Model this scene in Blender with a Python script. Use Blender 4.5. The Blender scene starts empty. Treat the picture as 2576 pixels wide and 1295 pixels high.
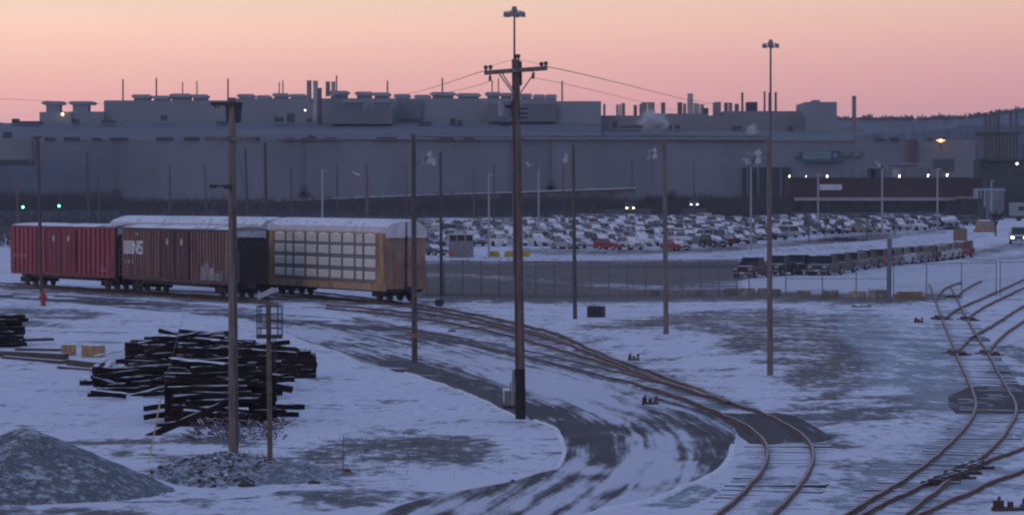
import bpy, bmesh, math, random
import numpy as np
from mathutils import Vector, Matrix
from mathutils.geometry import delaunay_2d_cdt
random.seed(7); R = random.Random(11)
S = bpy.context.scene
COL = S.collection
PI = math.pi
# ------------------------------------------------------------------ camera model (photo measured on a 2576 x 1295 grid)
F, H, CX, HY = 9000.0, 7.5, 1288.0, 488.0
PY = [-50, 0, 465, 700, 745, 830, 1000, 1600, 4200]
PZ = [0, 0, 0, 2.3, 4.6, 4.6, 4.6, 8, 20]
def zprof(Y): return float(np.interp(Y, PY, PZ))
_Ys = np.concatenate([np.arange(20, 300, .5), np.arange(300, 746, 1.0)])
_ys = HY + (H - np.interp(_Ys, PY, PZ)) * F / _Ys
def gY(vy): return float(np.interp(vy, _ys[::-1], _Ys[::-1]))
def gp(vx, vy):
    Y = gY(vy); return Vector(((vx - CX) * Y / F, Y, zprof(Y)))
def pt(vx, vy, Y): return Vector(((vx - CX) * Y / F, Y, H - (vy - HY) * Y / F))
def px(Y): return Y / F          # metres per photo unit at depth Y
def lin(c):
    return tuple(((x / 255) / 12.92 if x / 255 <= .04045 else ((x / 255 + .055) / 1.055) ** 2.4) for x in c)

# ------------------------------------------------------------------ materials
class NT:
    def __init__(s, name):
        s.m = bpy.data.materials.new(name); s.m.use_nodes = True
        s.t = s.m.node_tree; s.n = s.t.nodes; s.b = s.n['Principled BSDF']
    def node(s, ty, **kw):
        n = s.n.new(ty)
        for k, v in kw.items(): setattr(n, k, v)
        return n
    def link(s, a, b): s.t.links.new(a, b)
    def val(s, sock, v):
        if isinstance(v, (int, float)): sock.default_value = v
        elif isinstance(v, (tuple, list)): sock.default_value = (*v, 1) if len(v) == 3 and sock.type == 'RGBA' else v
        else: s.link(v, sock)
    def math(s, op, a, b=0.0, clamp=False):
        n = s.node('ShaderNodeMath', operation=op, use_clamp=clamp); s.val(n.inputs[0], a); s.val(n.inputs[1], b); return n.outputs[0]
    def mix(s, f, a, b):
        n = s.node('ShaderNodeMix', data_type='RGBA'); s.val(n.inputs[0], f); s.val(n.inputs[6], a); s.val(n.inputs[7], b); return n.outputs[2]
    def smooth(s, v, lo, hi, a=0.0, b=1.0):
        n = s.node('ShaderNodeMapRange', interpolation_type='SMOOTHSTEP'); s.val(n.inputs[0], v)
        n.inputs[1].default_value = lo; n.inputs[2].default_value = hi; n.inputs[3].default_value = a; n.inputs[4].default_value = b; return n.outputs[0]
    def noise(s, vec, scale, detail=4, rough=.55, stretch=(1, 1, 1)):
        mp = s.node('ShaderNodeMapping'); mp.inputs['Scale'].default_value = stretch; s.link(vec, mp.inputs[0])
        n = s.node('ShaderNodeTexNoise'); n.inputs['Scale'].default_value = scale; n.inputs['Detail'].default_value = detail; n.inputs['Roughness'].default_value = rough
        s.link(mp.outputs[0], n.inputs['Vector']); return n.outputs[0]
    def pos(s, obj=True):
        if not obj: return s.node('ShaderNodeNewGeometry').outputs['Position']
        tc = s.node('ShaderNodeTexCoord').outputs['Object']
        oi = s.node('ShaderNodeObjectInfo').outputs['Random']
        m = s.math('MULTIPLY', oi, 37.0)
        v = s.node('ShaderNodeVectorMath', operation='ADD'); s.link(tc, v.inputs[0]); s.link(m, v.inputs[1]); return v.outputs[0]
    def attr(s, name):
        n = s.node('ShaderNodeAttribute'); n.attribute_name = name; return n.outputs['Fac']
SNOW = (.74, .76, .80)
MATS = {}
def mat(name, col, rough=.7, metal=0.0, nscale=3.0, namt=.25, stretch=(1, 1, 1), snow=0.0, snowlo=.55, bump=0.0, col2=None, emit=None, es=1.0, spec=None, snowscale=1.5):
    if name in MATS: return MATS[name]
    t = NT(name); b = t.b
    b.inputs['Roughness'].default_value = rough; b.inputs['Metallic'].default_value = metal
    if spec is not None: b.inputs['Specular IOR Level'].default_value = spec
    if emit:
        b.inputs['Base Color'].default_value = (*col, 1)
        b.inputs['Emission Color'].default_value = (*emit, 1); b.inputs['Emission Strength'].default_value = es
        MATS[name] = t.m; return t.m
    p = t.pos()
    n = t.noise(p, nscale, 5, .6, stretch)
    f = t.smooth(n, .3, .7)
    c = t.mix(f, tuple(x * (1 - namt) for x in col), col2 or tuple(min(.95, x * (1 + namt)) for x in col))
    if snow > 0:
        nz = t.node('ShaderNodeSeparateXYZ'); t.link(t.node('ShaderNodeNewGeometry').outputs['Normal'], nz.inputs[0])
        up = t.smooth(nz.outputs[2], snowlo, snowlo + .25)
        n2 = t.noise(p, snowscale, 4, .6)
        cov = t.smooth(n2, .62 - .5 * snow, .74 - .5 * snow)
        c = t.mix(t.math('MULTIPLY', up, cov), c, SNOW)
    t.link(c, b.inputs['Base Color'])
    if bump:
        bn = t.node('ShaderNodeBump'); bn.inputs['Strength'].default_value = bump; bn.inputs['Distance'].default_value = .05
        t.link(n, bn.inputs['Height']); t.link(bn.outputs[0], b.inputs['Normal'])
    MATS[name] = t.m; return t.m

# ------------------------------------------------------------------ mesh helpers
class MB:
    def __init__(s): s.v = []; s.f = []; s.mi = []; s.k = 0
    def quad(s, *pts):
        i = len(s.v); s.v += [tuple(p) for p in pts]; s.f.append(tuple(range(i, i + len(pts)))); s.mi.append(s.k)
    def box(s, c, d, rz=0.0, M=None):
        hx, hy, hz = d[0] / 2, d[1] / 2, d[2] / 2
        Rm = M if M is not None else Matrix.Rotation(rz, 3, 'Z')
        i = len(s.v); c = Vector(c)
        for z in (-hz, hz):
            for x, y in ((-hx, -hy), (hx, -hy), (hx, hy), (-hx, hy)): s.v.append(tuple(c + Rm @ Vector((x, y, z))))
        for q in ((0, 3, 2, 1), (4, 5, 6, 7), (0, 1, 5, 4), (1, 2, 6, 5), (2, 3, 7, 6), (3, 0, 4, 7)):
            s.f.append(tuple(i + j for j in q)); s.mi.append(s.k)
        return s
    def bb(s, x0, x1, y0, y1, z0, z1): return s.box(((x0 + x1) / 2, (y0 + y1) / 2, (z0 + z1) / 2), (abs(x1 - x0), abs(y1 - y0), abs(z1 - z0)))
    def tube(s, p0, p1, r0, r1=None, n=8, cap=True):
        r1 = r0 if r1 is None else r1
        p0 = Vector(p0); p1 = Vector(p1); d = (p1 - p0)
        if d.length < 1e-6: return s
        d.normalize(); a = d.orthogonal().normalized(); b = d.cross(a); i = len(s.v)
        for p, r in ((p0, r0), (p1, r1)):
            for k in range(n): an = 2 * PI * k / n; s.v.append(tuple(p + (a * math.cos(an) + b * math.sin(an)) * r))
        for k in range(n): s.f.append((i + k, i + (k + 1) % n, i + n + (k + 1) % n, i + n + k)); s.mi.append(s.k)
        if cap: s.f.append(tuple(i + n - 1 - k for k in range(n))); s.mi.append(s.k); s.f.append(tuple(i + n + k for k in range(n))); s.mi.append(s.k)
        return s
    def path(s, pts, r, n=5):
        for a, b in zip(pts, pts[1:]): s.tube(a, b, r, r, n, True)
        return s
    def lathe(s, c, prof, n=12):
        c = Vector(c)
        for (r0, z0), (r1, z1) in zip(prof, prof[1:]): s.tube(c + Vector((0, 0, z0)), c + Vector((0, 0, z1)), max(r0, .001), max(r1, .001), n, False)
        i = len(s.v)
        r, z = prof[-1]
        s.v += [tuple(c + Vector((max(r, .001) * math.cos(2 * PI * k / n), max(r, .001) * math.sin(2 * PI * k / n), z))) for k in range(n)]
        s.f.append(tuple(range(i, i + n))); s.mi.append(s.k)
        return s
    def prism(s, prof, y0, y1):      # profile in x,z extruded along y
        n = len(prof); i = len(s.v)
        s.v += [(x, y0, z) for x, z in prof] + [(x, y1, z) for x, z in prof]
        s.f.append(tuple(i + k for k in range(n))); s.mi.append(s.k); s.f.append(tuple(i + 2 * n - 1 - k for k in range(n))); s.mi.append(s.k)
        for k in range(n): s.f.append((i + (k + 1) % n, i + k, i + n + k, i + n + (k + 1) % n)); s.mi.append(s.k)
        return s
    def sphere(s, c, r, n=8, m=6, sq=(1, 1, 1), jit=0.0, rnd=None):
        c = Vector(c); i = len(s.v)
        for a in range(m + 1):
            th = PI * a / m
            for b in range(n):
                ph = 2 * PI * b / n; k = 1 + (rnd.uniform(-jit, jit) if rnd else 0)
                s.v.append((c.x + r * k * sq[0] * math.sin(th) * math.cos(ph), c.y + r * k * sq[1] * math.sin(th) * math.sin(ph), c.z + r * k * sq[2] * math.cos(th)))
        for a in range(m):
            for b in range(n):
                s.f.append((i + a * n + b, i + (a + 1) * n + b, i + (a + 1) * n + (b + 1) % n, i + a * n + (b + 1) % n)); s.mi.append(s.k)
        return s
    def build(s, name, mats, parent=None, world=False, smooth=False):
        me = bpy.data.meshes.new(name)
        vs = s.v
        if world and parent is not None:
            o = parent.location; vs = [(a - o.x, b - o.y, c - o.z) for a, b, c in vs]
        me.from_pydata(vs, [], s.f)
        for m in (mats if isinstance(mats, (list, tuple)) else [mats]): me.materials.append(m)
        me.polygons.foreach_set('material_index', s.mi)
        if smooth: me.polygons.foreach_set('use_smooth', [True] * len(s.f))
        bm = bmesh.new(); bm.from_mesh(me); bmesh.ops.recalc_face_normals(bm, faces=bm.faces); bm.to_mesh(me); bm.free()
        ob = bpy.data.objects.new(name, me); COL.objects.link(ob)
        if parent is not None: ob.parent = parent
        return ob
def tag(o, label=None, cat=None, group=None, kind=None):
    if label: o['label'] = label
    if cat: o['category'] = cat
    if group: o['group'] = group
    if kind: o['kind'] = kind
    return o
def thing(name, label, cat, loc=(0, 0, 0), rz=0.0, group=None):
    o = bpy.data.objects.new(name, None); COL.objects.link(o); o.empty_display_size = .2
    o.location = loc; o.rotation_euler = (0, 0, rz)
    return tag(o, label, cat, group)
def copy_thing(src, loc, rz, label, group=None):
    r = src.copy(); COL.objects.link(r); r.location = loc; r.rotation_euler = (0, 0, rz); tag(r, label, None, group)
    for ch in src.children:
        c = ch.copy(); COL.objects.link(c); c.parent = r
        for g in ch.children:
            d = g.copy(); COL.objects.link(d); d.parent = c
    return r
def catmull(P, n=8):
    P = [Vector(p) for p in P]; out = []
    Q = [P[0] * 2 - P[1]] + P + [P[-1] * 2 - P[-2]]
    for i in range(1, len(Q) - 2):
        a, b, c, d = Q[i - 1:i + 3]
        for k in range(n):
            t = k / n
            out.append(.5 * ((2 * b) + (c - a) * t + (2 * a - 5 * b + 4 * c - d) * t * t + (3 * b - a - 3 * c + d) * t ** 3))
    out.append(P[-1]); return out

# ------------------------------------------------------------------ world, sun, camera, render settings
w = bpy.data.worlds.new('World'); S.world = w; w.use_nodes = True
nt = w.node_tree; N = nt.nodes; bg = N['Background']
tc = N.new('ShaderNodeTexCoord'); sx = N.new('ShaderNodeSeparateXYZ'); nt.links.new(tc.outputs['Generated'], sx.inputs[0])
def wmap(sock, a, b, c=0., d=1., it='LINEAR'):
    n = N.new('ShaderNodeMapRange'); n.interpolation_type = it; nt.links.new(sock, n.inputs[0])
    for i, v in enumerate((a, b, c, d)): n.inputs[i + 1].default_value = v
    return n.outputs[0]
def wmix(f, a, b, mode='MIX'):
    n = N.new('ShaderNodeMix'); n.data_type = 'RGBA'; n.blend_type = mode
    for s_, v in ((n.inputs[0], f), (n.inputs[6], a), (n.inputs[7], b)):
        if isinstance(v, (float, int)): s_.default_value = v
        elif isinstance(v, tuple): s_.default_value = (*v, 1)
        else: nt.links.new(v, s_)
    return n.outputs[2]
def ramp(sock, stops):
    r = N.new('ShaderNodeValToRGB'); nt.links.new(sock, r.inputs[0]); e = r.color_ramp.elements
    while len(e) < len(stops): e.new(.5)
    for i, (p, c) in enumerate(stops): e[i].position = p; e[i].color = (*lin(c), 1)
    return r.outputs[0]
zz = wmap(sx.outputs[2], 0.0, 0.08)
left = ramp(zz, [(0, (178, 146, 172)), (.22, (205, 158, 172)), (.33, (226, 170, 170)), (.45, (238, 188, 178)), (.58, (249, 206, 190)), (.68, (238, 212, 193)), (.8, (222, 206, 190)), (1, (205, 195, 188))])
rite = ramp(zz, [(0, (170, 140, 168)), (.22, (190, 147, 164)), (.33, (206, 154, 162)), (.45, (218, 165, 168)), (.58, (232, 182, 172)), (.68, (235, 196, 178)), (.8, (222, 196, 180)), (1, (200, 188, 184))])
side = wmap(sx.outputs[0], -.13, .15)
left = wmix(1.0, left, (1.32, 1.26, 1.14), 'MULTIPLY'); rite = wmix(1.0, rite, (1.19, 1.14, 1.08), 'MULTIPLY')
low = wmix(side, left, rite)
back = wmap(sx.outputs[1], .3, -.6, 0, 1, 'SMOOTHSTEP')
UPF = (.200, .272, .520); UPB = (.245, .295, .500)
up = wmix(back, UPF, UPB)
skyn = N.new('ShaderNodeTexSky'); skyn.sky_type = 'NISHITA'; skyn.sun_disc = False
skyn.sun_elevation = math.radians(2); skyn.sun_rotation = math.radians(205)
up = wmix(.02, up, skyn.outputs[0], 'ADD')
glow = wmap(sx.outputs[2], .0, .35, 1, 0, 'SMOOTHSTEP')
lowb = wmix(back, low, (.38, .345, .43))
fac = wmap(sx.outputs[2], .07, .26, 0, 1, 'SMOOTHSTEP')
colr = wmix(fac, lowb, up)
nt.links.new(colr, bg.inputs[0]); bg.inputs[1].default_value = 1.0
sun = bpy.data.lights.new('sun', 'SUN'); sun.energy = .26; sun.angle = math.radians(22); sun.color = (1, .72, .58)
so = bpy.data.objects.new('sun', sun); COL.objects.link(so)
so.rotation_euler = Vector((.45, .80, -.22)).to_track_quat('-Z', 'Y').to_euler()
cam = bpy.data.cameras.new('camera'); co = bpy.data.objects.new('camera', cam); COL.objects.link(co)
co.location = (0, 0, H); cam.sensor_fit = 'HORIZONTAL'; cam.sensor_width = 36; cam.lens = 36 * F / 2576
co.rotation_euler = (PI / 2 - math.atan((647.5 - HY) / F), 0, 0)
cam.clip_end = 20000; cam.clip_start = .5; S.camera = co
S.view_settings.view_transform = 'Standard'; S.view_settings.look = 'None'; S.view_settings.gamma = 1; S.view_settings.exposure = 0
S.render.engine = 'CYCLES'; S.cycles.max_bounces = 6; S.cycles.volume_bounces = 1; S.cycles.use_denoising = True
S.cycles.transparent_max_bounces = 16; S.cycles.filter_width = 2.2

# ------------------------------------------------------------------ ground painting helpers (snow cover and bare patches lie on the ground itself)
def stroke(A, V, pts, ax, ay, val):
    P = np.array(pts, float) / (ax, ay); x = V[:, 0] / ax; y = V[:, 1] / ay
    d = np.full(len(x), 1e9)
    if len(P) == 1: d = (x - P[0, 0]) ** 2 + (y - P[0, 1]) ** 2
    for a, b in zip(P, P[1:]):
        ab = b - a; L = max(ab @ ab, 1e-9); t = np.clip(((x - a[0]) * ab[0] + (y - a[1]) * ab[1]) / L, 0, 1)
        d = np.minimum(d, (x - a[0] - t * ab[0]) ** 2 + (y - a[1] - t * ab[1]) ** 2)
    A += val * np.exp(-d)
def bumps(x, y):
    r = np.random.RandomState(3); z = np.zeros_like(x)
    for i in range(14):
        k = 2 * PI / r.uniform(1.2, 9); a = r.uniform(0, PI); z += r.uniform(.003, .012) * np.sin(k * (x * math.cos(a) + y * math.sin(a)) + r.uniform(0, 6))
    return z
def MOUND(x, y):     # low grassy rise between the two tracks
    return .45 * np.exp(-(((x - 12.5) / 5.5) ** 2 + ((y - 180) / 26.0) ** 2)) + .3 * np.exp(-(((x - 4.5) / 3.0) ** 2 + ((y - 190) / 14.0) ** 2))
def relief(x, y): return (bumps(x, y) + MOUND(x, y)) * np.clip((y - 60) / 20, 0, 1)
def ghz(x, Y): return zprof(Y) + float(relief(np.array([x]), np.array([Y]))[0])

# ---- ground sheet
rows = [-60, -20, 2, 8, 16, 26, 38, 50, 60, 68, 74] + [gY(v) for v in np.arange(1330, 556, -2.8)] + list(np.arange(706, 900, 6)) + [930, 1000, 1200, 1600, 2400, 4200]
cols = [-60000, -16000, -6000, -2500, -1200, -600, -300] + list(np.arange(-140, 2720, 5.0)) + [2760, 2900, 3200, 3800, 5000, 9000, 20000, 60000]
rows = np.array(sorted(set(rows))); cols = np.array(cols, float)
YY, VV = np.meshgrid(rows, cols, indexing='ij')
XX = (VV - CX) * np.maximum(YY, 25) / F
ZZ = np.interp(YY, PY, PZ) + relief(XX.ravel(), YY.ravel()).reshape(XX.shape)
V = np.stack([VV.ravel(), HY + (H - np.interp(YY.ravel(), PY, PZ)) * F / np.maximum(YY.ravel(), 5)], 1)
nr, nc = XX.shape
bare = np.full(nr * nc, .16); tint = np.zeros(nr * nc)
def B(pts, ax, ay, val, t=0.0):
    stroke(bare, V, pts, ax, ay, val * (1.35 if val > 0 else 1))
    if t: stroke(tint, V, pts, ax, ay, t)
# bare / grassy / gravelly patches (photo grid points lying on the ground); t = 1 brown grass, -1 grey gravel
B([(-150, 785), (60, 783), (190, 792)], 70, 11, .55)
B([(-150, 815), (60, 812), (150, 820)], 60, 7, .35)
B([(820, 1140), (930, 1118), (1100, 1112), (1190, 1125)], 55, 26, .52, .3)
B([(860, 1165), (1000, 1150), (1150, 1150)], 50, 20, .22, .2)
B([(700, 1190), (900, 1215), (1050, 1225)], 90, 26, .17)
B([(620, 1270), (850, 1262), (980, 1240)], 90, 25, .14)
B([(230, 1112), (420, 1106), (560, 1112)], 90, 9, .42, .5)
B([(300, 1140), (440, 1150), (560, 1150)], 90, 9, .25, .4)
B([(-100, 1300), (150, 1290), (260, 1300)], 80, 16, .5, .6)
B([(330, 1225), (480, 1255)], 60, 16, .22)
B([(440, 1180), (400, 1195)], 50, 10, .35, .3)
B([(1080, 706), (1450, 706), (1850, 690)], 40, 42, .62, 1.0); B([(1080, 672), (1840, 668)], 40, 12, .3, .9)
B([(1060, 742), (1400, 748), (1850, 742), (2060, 748)], 40, 12, .7, 1.1)
B([(1080, 690), (1280, 700), (1480, 715), (1650, 722)], 30, 7, -.42)
B([(1840, 712), (2000, 712), (2300, 700)], 70, 12, -.35)
B([(2120, 752), (2220, 756), (2330, 748)], 60, 9, .6, 1.2)
B([(1500, 832), (1560, 838), (1620, 828)], 40, 8, .55, 1.2)
B([(1530, 820), (1640, 806), (1740, 800)], 50, 7, .38, .8)
B([(1720, 800), (1850, 806)], 50, 9, .42, .4); B([(1770, 790), (1900, 785)], 60, 7, .3, .3); B([(1980, 790), (2080, 800)], 60, 8, .3, .4); B([(1950, 835), (2030, 880)], 50, 22, .3, .4); B([(1900, 815), (1990, 810)], 40, 9, .28, .3)
B([(1740, 838), (1840, 850), (1900, 858)], 50, 10, .42, .5); B([(1780, 815), (1960, 800), (2080, 830)], 70, 20, .24, .4); B([(1930, 850), (2060, 930)], 70, 40, .2, .4); B([(1600, 830), (1720, 815)], 60, 10, .25, .6); B([(2120, 860), (2200, 900)], 50, 60, .16, -.3)
B([(1960, 820), (2050, 850), (2110, 905), (2130, 950)], 50, 32, .5, .6)
B([(1860, 885), (1960, 900), (2060, 930)], 60, 18, .38, .4)
B([(2010, 960), (2080, 985)], 50, 12, .35, .4)
B([(2160, 830), (2280, 880), (2330, 950)], 80, 60, .27, -.9); B([(2200, 960), (2330, 960)], 70, 22, .15, -.9)
B([(1480, 985), (1700, 960), (1650, 905), (1480, 850)], 45, 10, .12)
B([(2340, 780), (2400, 900), (2440, 960)], 60, 40, .12, -.8)
B([(2480, 1020), (2400, 1120), (2200, 1280)], 120, 40, .25, -.9)
B([(2300, 1250), (2500, 1200)], 140, 60, .22, -.9)
B([(2540, 880), (2600, 905)], 40, 14, .42, -.4); B([(2520, 930), (2590, 950)], 30, 10, .3, -.4)
B([(1900, 1180), (1960, 1230), (1930, 1290)], 40, 35, .22, -.9)
B([(1760, 1230), (1640, 1285)], 60, 14, .10, -.5)
B([(2020, 1110), (2120, 1118)], 50, 12, .35); B([(2080, 1160), (2200, 1160)], 60, 20, .2)
B([(2020, 1055), (2200, 1040), (2360, 1030)], 60, 10, .42); B([(1990, 1035), (2180, 1012), (2390, 1000)], 60, 6, .3); B([(2230, 1045), (2330, 1042)], 40, 12, .25)
B([(1960, 1065), (2080, 1095)], 40, 12, .3)
# strips round the tracks where gravel shows through, plus painted shade under the railcars
B([(1060, 768), (1240, 808), (1420, 868), (1600, 938), (1850, 1020)], 60, 11, .20, -.4)
B([(820, 772), (1060, 806), (1300, 862), (1600, 965), (1840, 1052)], 60, 12, .16, -.4)
B([(40, 722), (300, 740), (600, 756), (800, 752), (980, 768)], 40, 7, .32, -.3)
RL_ = [[(1054, 770), (1248, 803), (1393, 847), (1491, 888), (1600, 930), (1742, 979)], [(1054, 778), (1233, 813), (1433, 873), (1620, 948), (1828, 1018)], [(940, 779), (1178, 806), (1320, 841), (1450, 880), (1560, 915), (1690, 958)], [(940, 789), (1180, 822), (1310, 855), (1433, 892), (1560, 930), (1690, 972)],
       [(900, 808), (1054, 838), (1200, 868), (1310, 892), (1420, 922), (1540, 953), (1664, 987), (1742, 1017), (1813, 1046)], [(900, 799), (1054, 828), (1200, 857), (1310, 880), (1433, 908), (1540, 935), (1664, 965), (1742, 984), (1828, 1015)]]
for q_ in RL_: B([(x, y + 3) for x, y in q_], 12, 3.6, .42, .28)
B([(30, 722), (300, 739), (580, 757), (680, 762)], 30, 6, .4, -.1); B([(690, 738), (980, 766)], 30, 6, .4, -.1); B([(60, 717), (300, 736), (580, 754), (650, 758)], 24, 4.5, .8, 1.7); B([(690, 736), (980, 764)], 24, 4.5, .8, 1.7)  # bare ballast under the railcars, with the cars' shade painted in near black
for q_ in ([(2010, 1008), (2180, 1000), (2380, 992)], [(2000, 1020), (2200, 1012), (2390, 1003)], [(1990, 1046), (2180, 1032), (2390, 1018)], [(1960, 1080), (2120, 1062), (2330, 1040)], [(2010, 985), (2060, 975), (2110, 985), (2080, 1000)], [(2380, 880), (2392, 930), (2410, 985)], [(2330, 860), (2340, 920), (2325, 985)],
           [(700, 1240), (900, 1262), (960, 1275)], [(300, 1262), (560, 1256), (820, 1240)], [(560, 1120), (800, 1128)], [(1650, 1270), (1760, 1225)], [(1700, 1278), (1790, 1236)]): B(q_, 20, 2.4, .34, -.2)
# verges, lot and far bank
B([(1330, 632), (1500, 635), (1800, 628), (2000, 612), (2200, 598)], 40, 6, .5, .7)
B([(2080, 605), (2200, 602)], 60, 8, .4, .6); B([(2200, 592), (2350, 582)], 40, 5, .5, .7)
B([(1060, 600), (1300, 590), (1800, 580), (2300, 565)], 60, 22, .22)
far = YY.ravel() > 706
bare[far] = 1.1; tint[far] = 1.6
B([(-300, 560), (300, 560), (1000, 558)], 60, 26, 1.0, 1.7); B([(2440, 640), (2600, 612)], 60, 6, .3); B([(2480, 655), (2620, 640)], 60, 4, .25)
# everything under the tree-covered tract outside the frame stays snowy
V3 = np.stack([XX.ravel(), YY.ravel(), ZZ.ravel()], 1)
me = bpy.data.meshes.new('ground')
idx = np.arange(nr * nc).reshape(nr, nc)
quads = np.stack([idx[:-1, :-1], idx[:-1, 1:], idx[1:, 1:], idx[1:, :-1]], -1).reshape(-1, 4)
me.vertices.add(len(V3)); me.vertices.foreach_set('co', V3.ravel())
me.loops.add(quads.size); me.loops.foreach_set('vertex_index', quads.ravel().astype(np.int32))
me.polygons.add(len(quads)); me.polygons.foreach_set('loop_start', np.arange(0, quads.size, 4, dtype=np.int32)); me.polygons.foreach_set('loop_total', np.full(len(quads), 4, dtype=np.int32))
me.update(); me.validate()
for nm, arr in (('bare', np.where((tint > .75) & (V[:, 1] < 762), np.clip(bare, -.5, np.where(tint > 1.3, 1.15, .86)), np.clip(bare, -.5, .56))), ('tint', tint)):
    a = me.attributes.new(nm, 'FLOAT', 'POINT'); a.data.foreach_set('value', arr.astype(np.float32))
me.polygons.foreach_set('use_smooth', [True] * len(me.polygons))
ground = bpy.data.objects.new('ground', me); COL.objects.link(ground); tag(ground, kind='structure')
def ground_mat():
    t = NT('snowy ground'); p = t.pos(False)
    n1 = t.noise(p, .42, 9, .66, (.7, .5, 1)); n2 = t.noise(p, 2.6, 5, .65, (.8, .4, 1)); n3 = t.noise(p, .08, 3, .5)
    n = t.math('ADD', t.math('MULTIPLY', n1, .52), t.math('MULTIPLY', n2, .48))
    v = t.math('ADD', t.math('MULTIPLY', t.math('SUBTRACT', n, .5), 3.9), t.math('MULTIPLY', t.attr('bare'), 1.15))
    f = t.smooth(v, .26, .74, 0, .96)
    snow = t.mix(t.smooth(n2, .3, .75), SNOW, (.58, .61, .68)); snow = t.mix(t.smooth(n3, .35, .65), snow, (.66, .68, .74))
    grass = t.mix(t.smooth(n2, .3, .7), (.075, .06, .05), (.17, .14, .115))
    dirt = t.mix(t.smooth(n2, .3, .7), (.055, .055, .06), (.15, .15, .15))
    grav = t.mix(t.smooth(n2, .35, .65), (.16, .19, .21), (.30, .34, .37))
    tn = t.attr('tint')
    c = t.mix(t.smooth(tn, .1, .8), dirt, grass); c = t.mix(t.smooth(tn, 1.3, 1.6), c, (.03, .029, .03)); c = t.mix(t.smooth(tn, -.1, -.7), c, grav)  # near-black end of tint: far bank, and shade painted under the railcars
    c = t.mix(f, snow, c)
    t.link(c, t.b.inputs['Base Color']); t.b.inputs['Roughness'].default_value = .85; t.b.inputs['Specular IOR Level'].default_value = .2
    b = t.node('ShaderNodeBump'); b.inputs['Strength'].default_value = .55; b.inputs['Distance'].default_value = .06
    t.link(t.math('ADD', n, t.math('MULTIPLY', n1, .8)), b.inputs['Height']); t.link(b.outputs[0], t.b.inputs['Normal'])
    return t.m
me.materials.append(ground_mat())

# ---- asphalt road sheets
TRK = [(-50, 738), (300, 758), (600, 782), (820, 804), (1043, 845), (1310, 905), (1600, 985), (1790, 1045), (1880, 1095), (1915, 1150), (1890, 1215), (1810, 1300)]
tp = np.array([gp(*q)[:2] for q in TRK]); o_ = np.argsort(tp[:, 1]); tp = tp[o_]
def sheet(name, poly, dz, strokes, base, step=(9, 5)):
    vp = np.array(poly, float)
    lo, hi = vp.min(0), vp.max(0)
    gx, gy = np.meshgrid(np.arange(lo[0], hi[0], step[0]), np.arange(lo[1], hi[1], step[1]))
    G = np.stack([gx.ravel(), gy.ravel()], 1); G[:, 0] += (np.round(G[:, 1] / step[1]) % 2) * step[0] / 2
    ins = np.zeros(len(G), bool); dmin = np.full(len(G), 1e9)
    for a, b in zip(vp, np.roll(vp, -1, 0)):
        c = ((a[1] > G[:, 1]) != (b[1] > G[:, 1])); xi = (b[0] - a[0]) * (G[:, 1] - a[1]) / (b[1] - a[1] + 1e-12) + a[0]; ins ^= c & (G[:, 0] < xi)
        ab = b - a; tt = np.clip(((G - a) @ ab) / (ab @ ab), 0, 1); dmin = np.minimum(dmin, np.hypot(*(G - a - tt[:, None] * ab).T))
    G = G[ins & (dmin > 2)]
    bnd = [tuple(p) for p in vp]; allp = [Vector(p) for p in bnd] + [Vector(p) for p in G]
    n = len(bnd)
    ov, oe, of, *_ = delaunay_2d_cdt(allp, [], [list(range(n))], 1, 1e-4)
    P = np.array([(q.x, q.y) for q in ov]); W = np.array([gp(*q) for q in P])
    W[:, 2] += relief(W[:, 0], W[:, 1]) + dz
    m = bpy.data.meshes.new(name); m.from_pydata([tuple(q) for q in W], [], [tuple(f) for f in of]); m.update()
    A = np.full(len(P), base)
    for pts, ax, ay, val in strokes: stroke(A, P, pts, ax, ay, val)
    u = W[:, 0] - np.interp(W[:, 1], tp[:, 1], tp[:, 0])
    for nm, arr in (('snow', np.clip(A, -.6, 1.2)), ('lane', u)):
        a = m.attributes.new(nm, 'FLOAT', 'POINT'); a.data.foreach_set('value', arr.astype(np.float32))
    bm = bmesh.new(); bm.from_mesh(m)
    for f_ in bm.faces:
        f_.smooth = True
        f_.normal_update()
        if f_.normal.z < 0: f_.normal_flip()
    bm.to_mesh(m); bm.free()
    m.materials.append(road_mat()); ob = bpy.data.objects.new(name, m); COL.objects.link(ob); return tag(ob, kind='structure')
_rm = []
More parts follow.
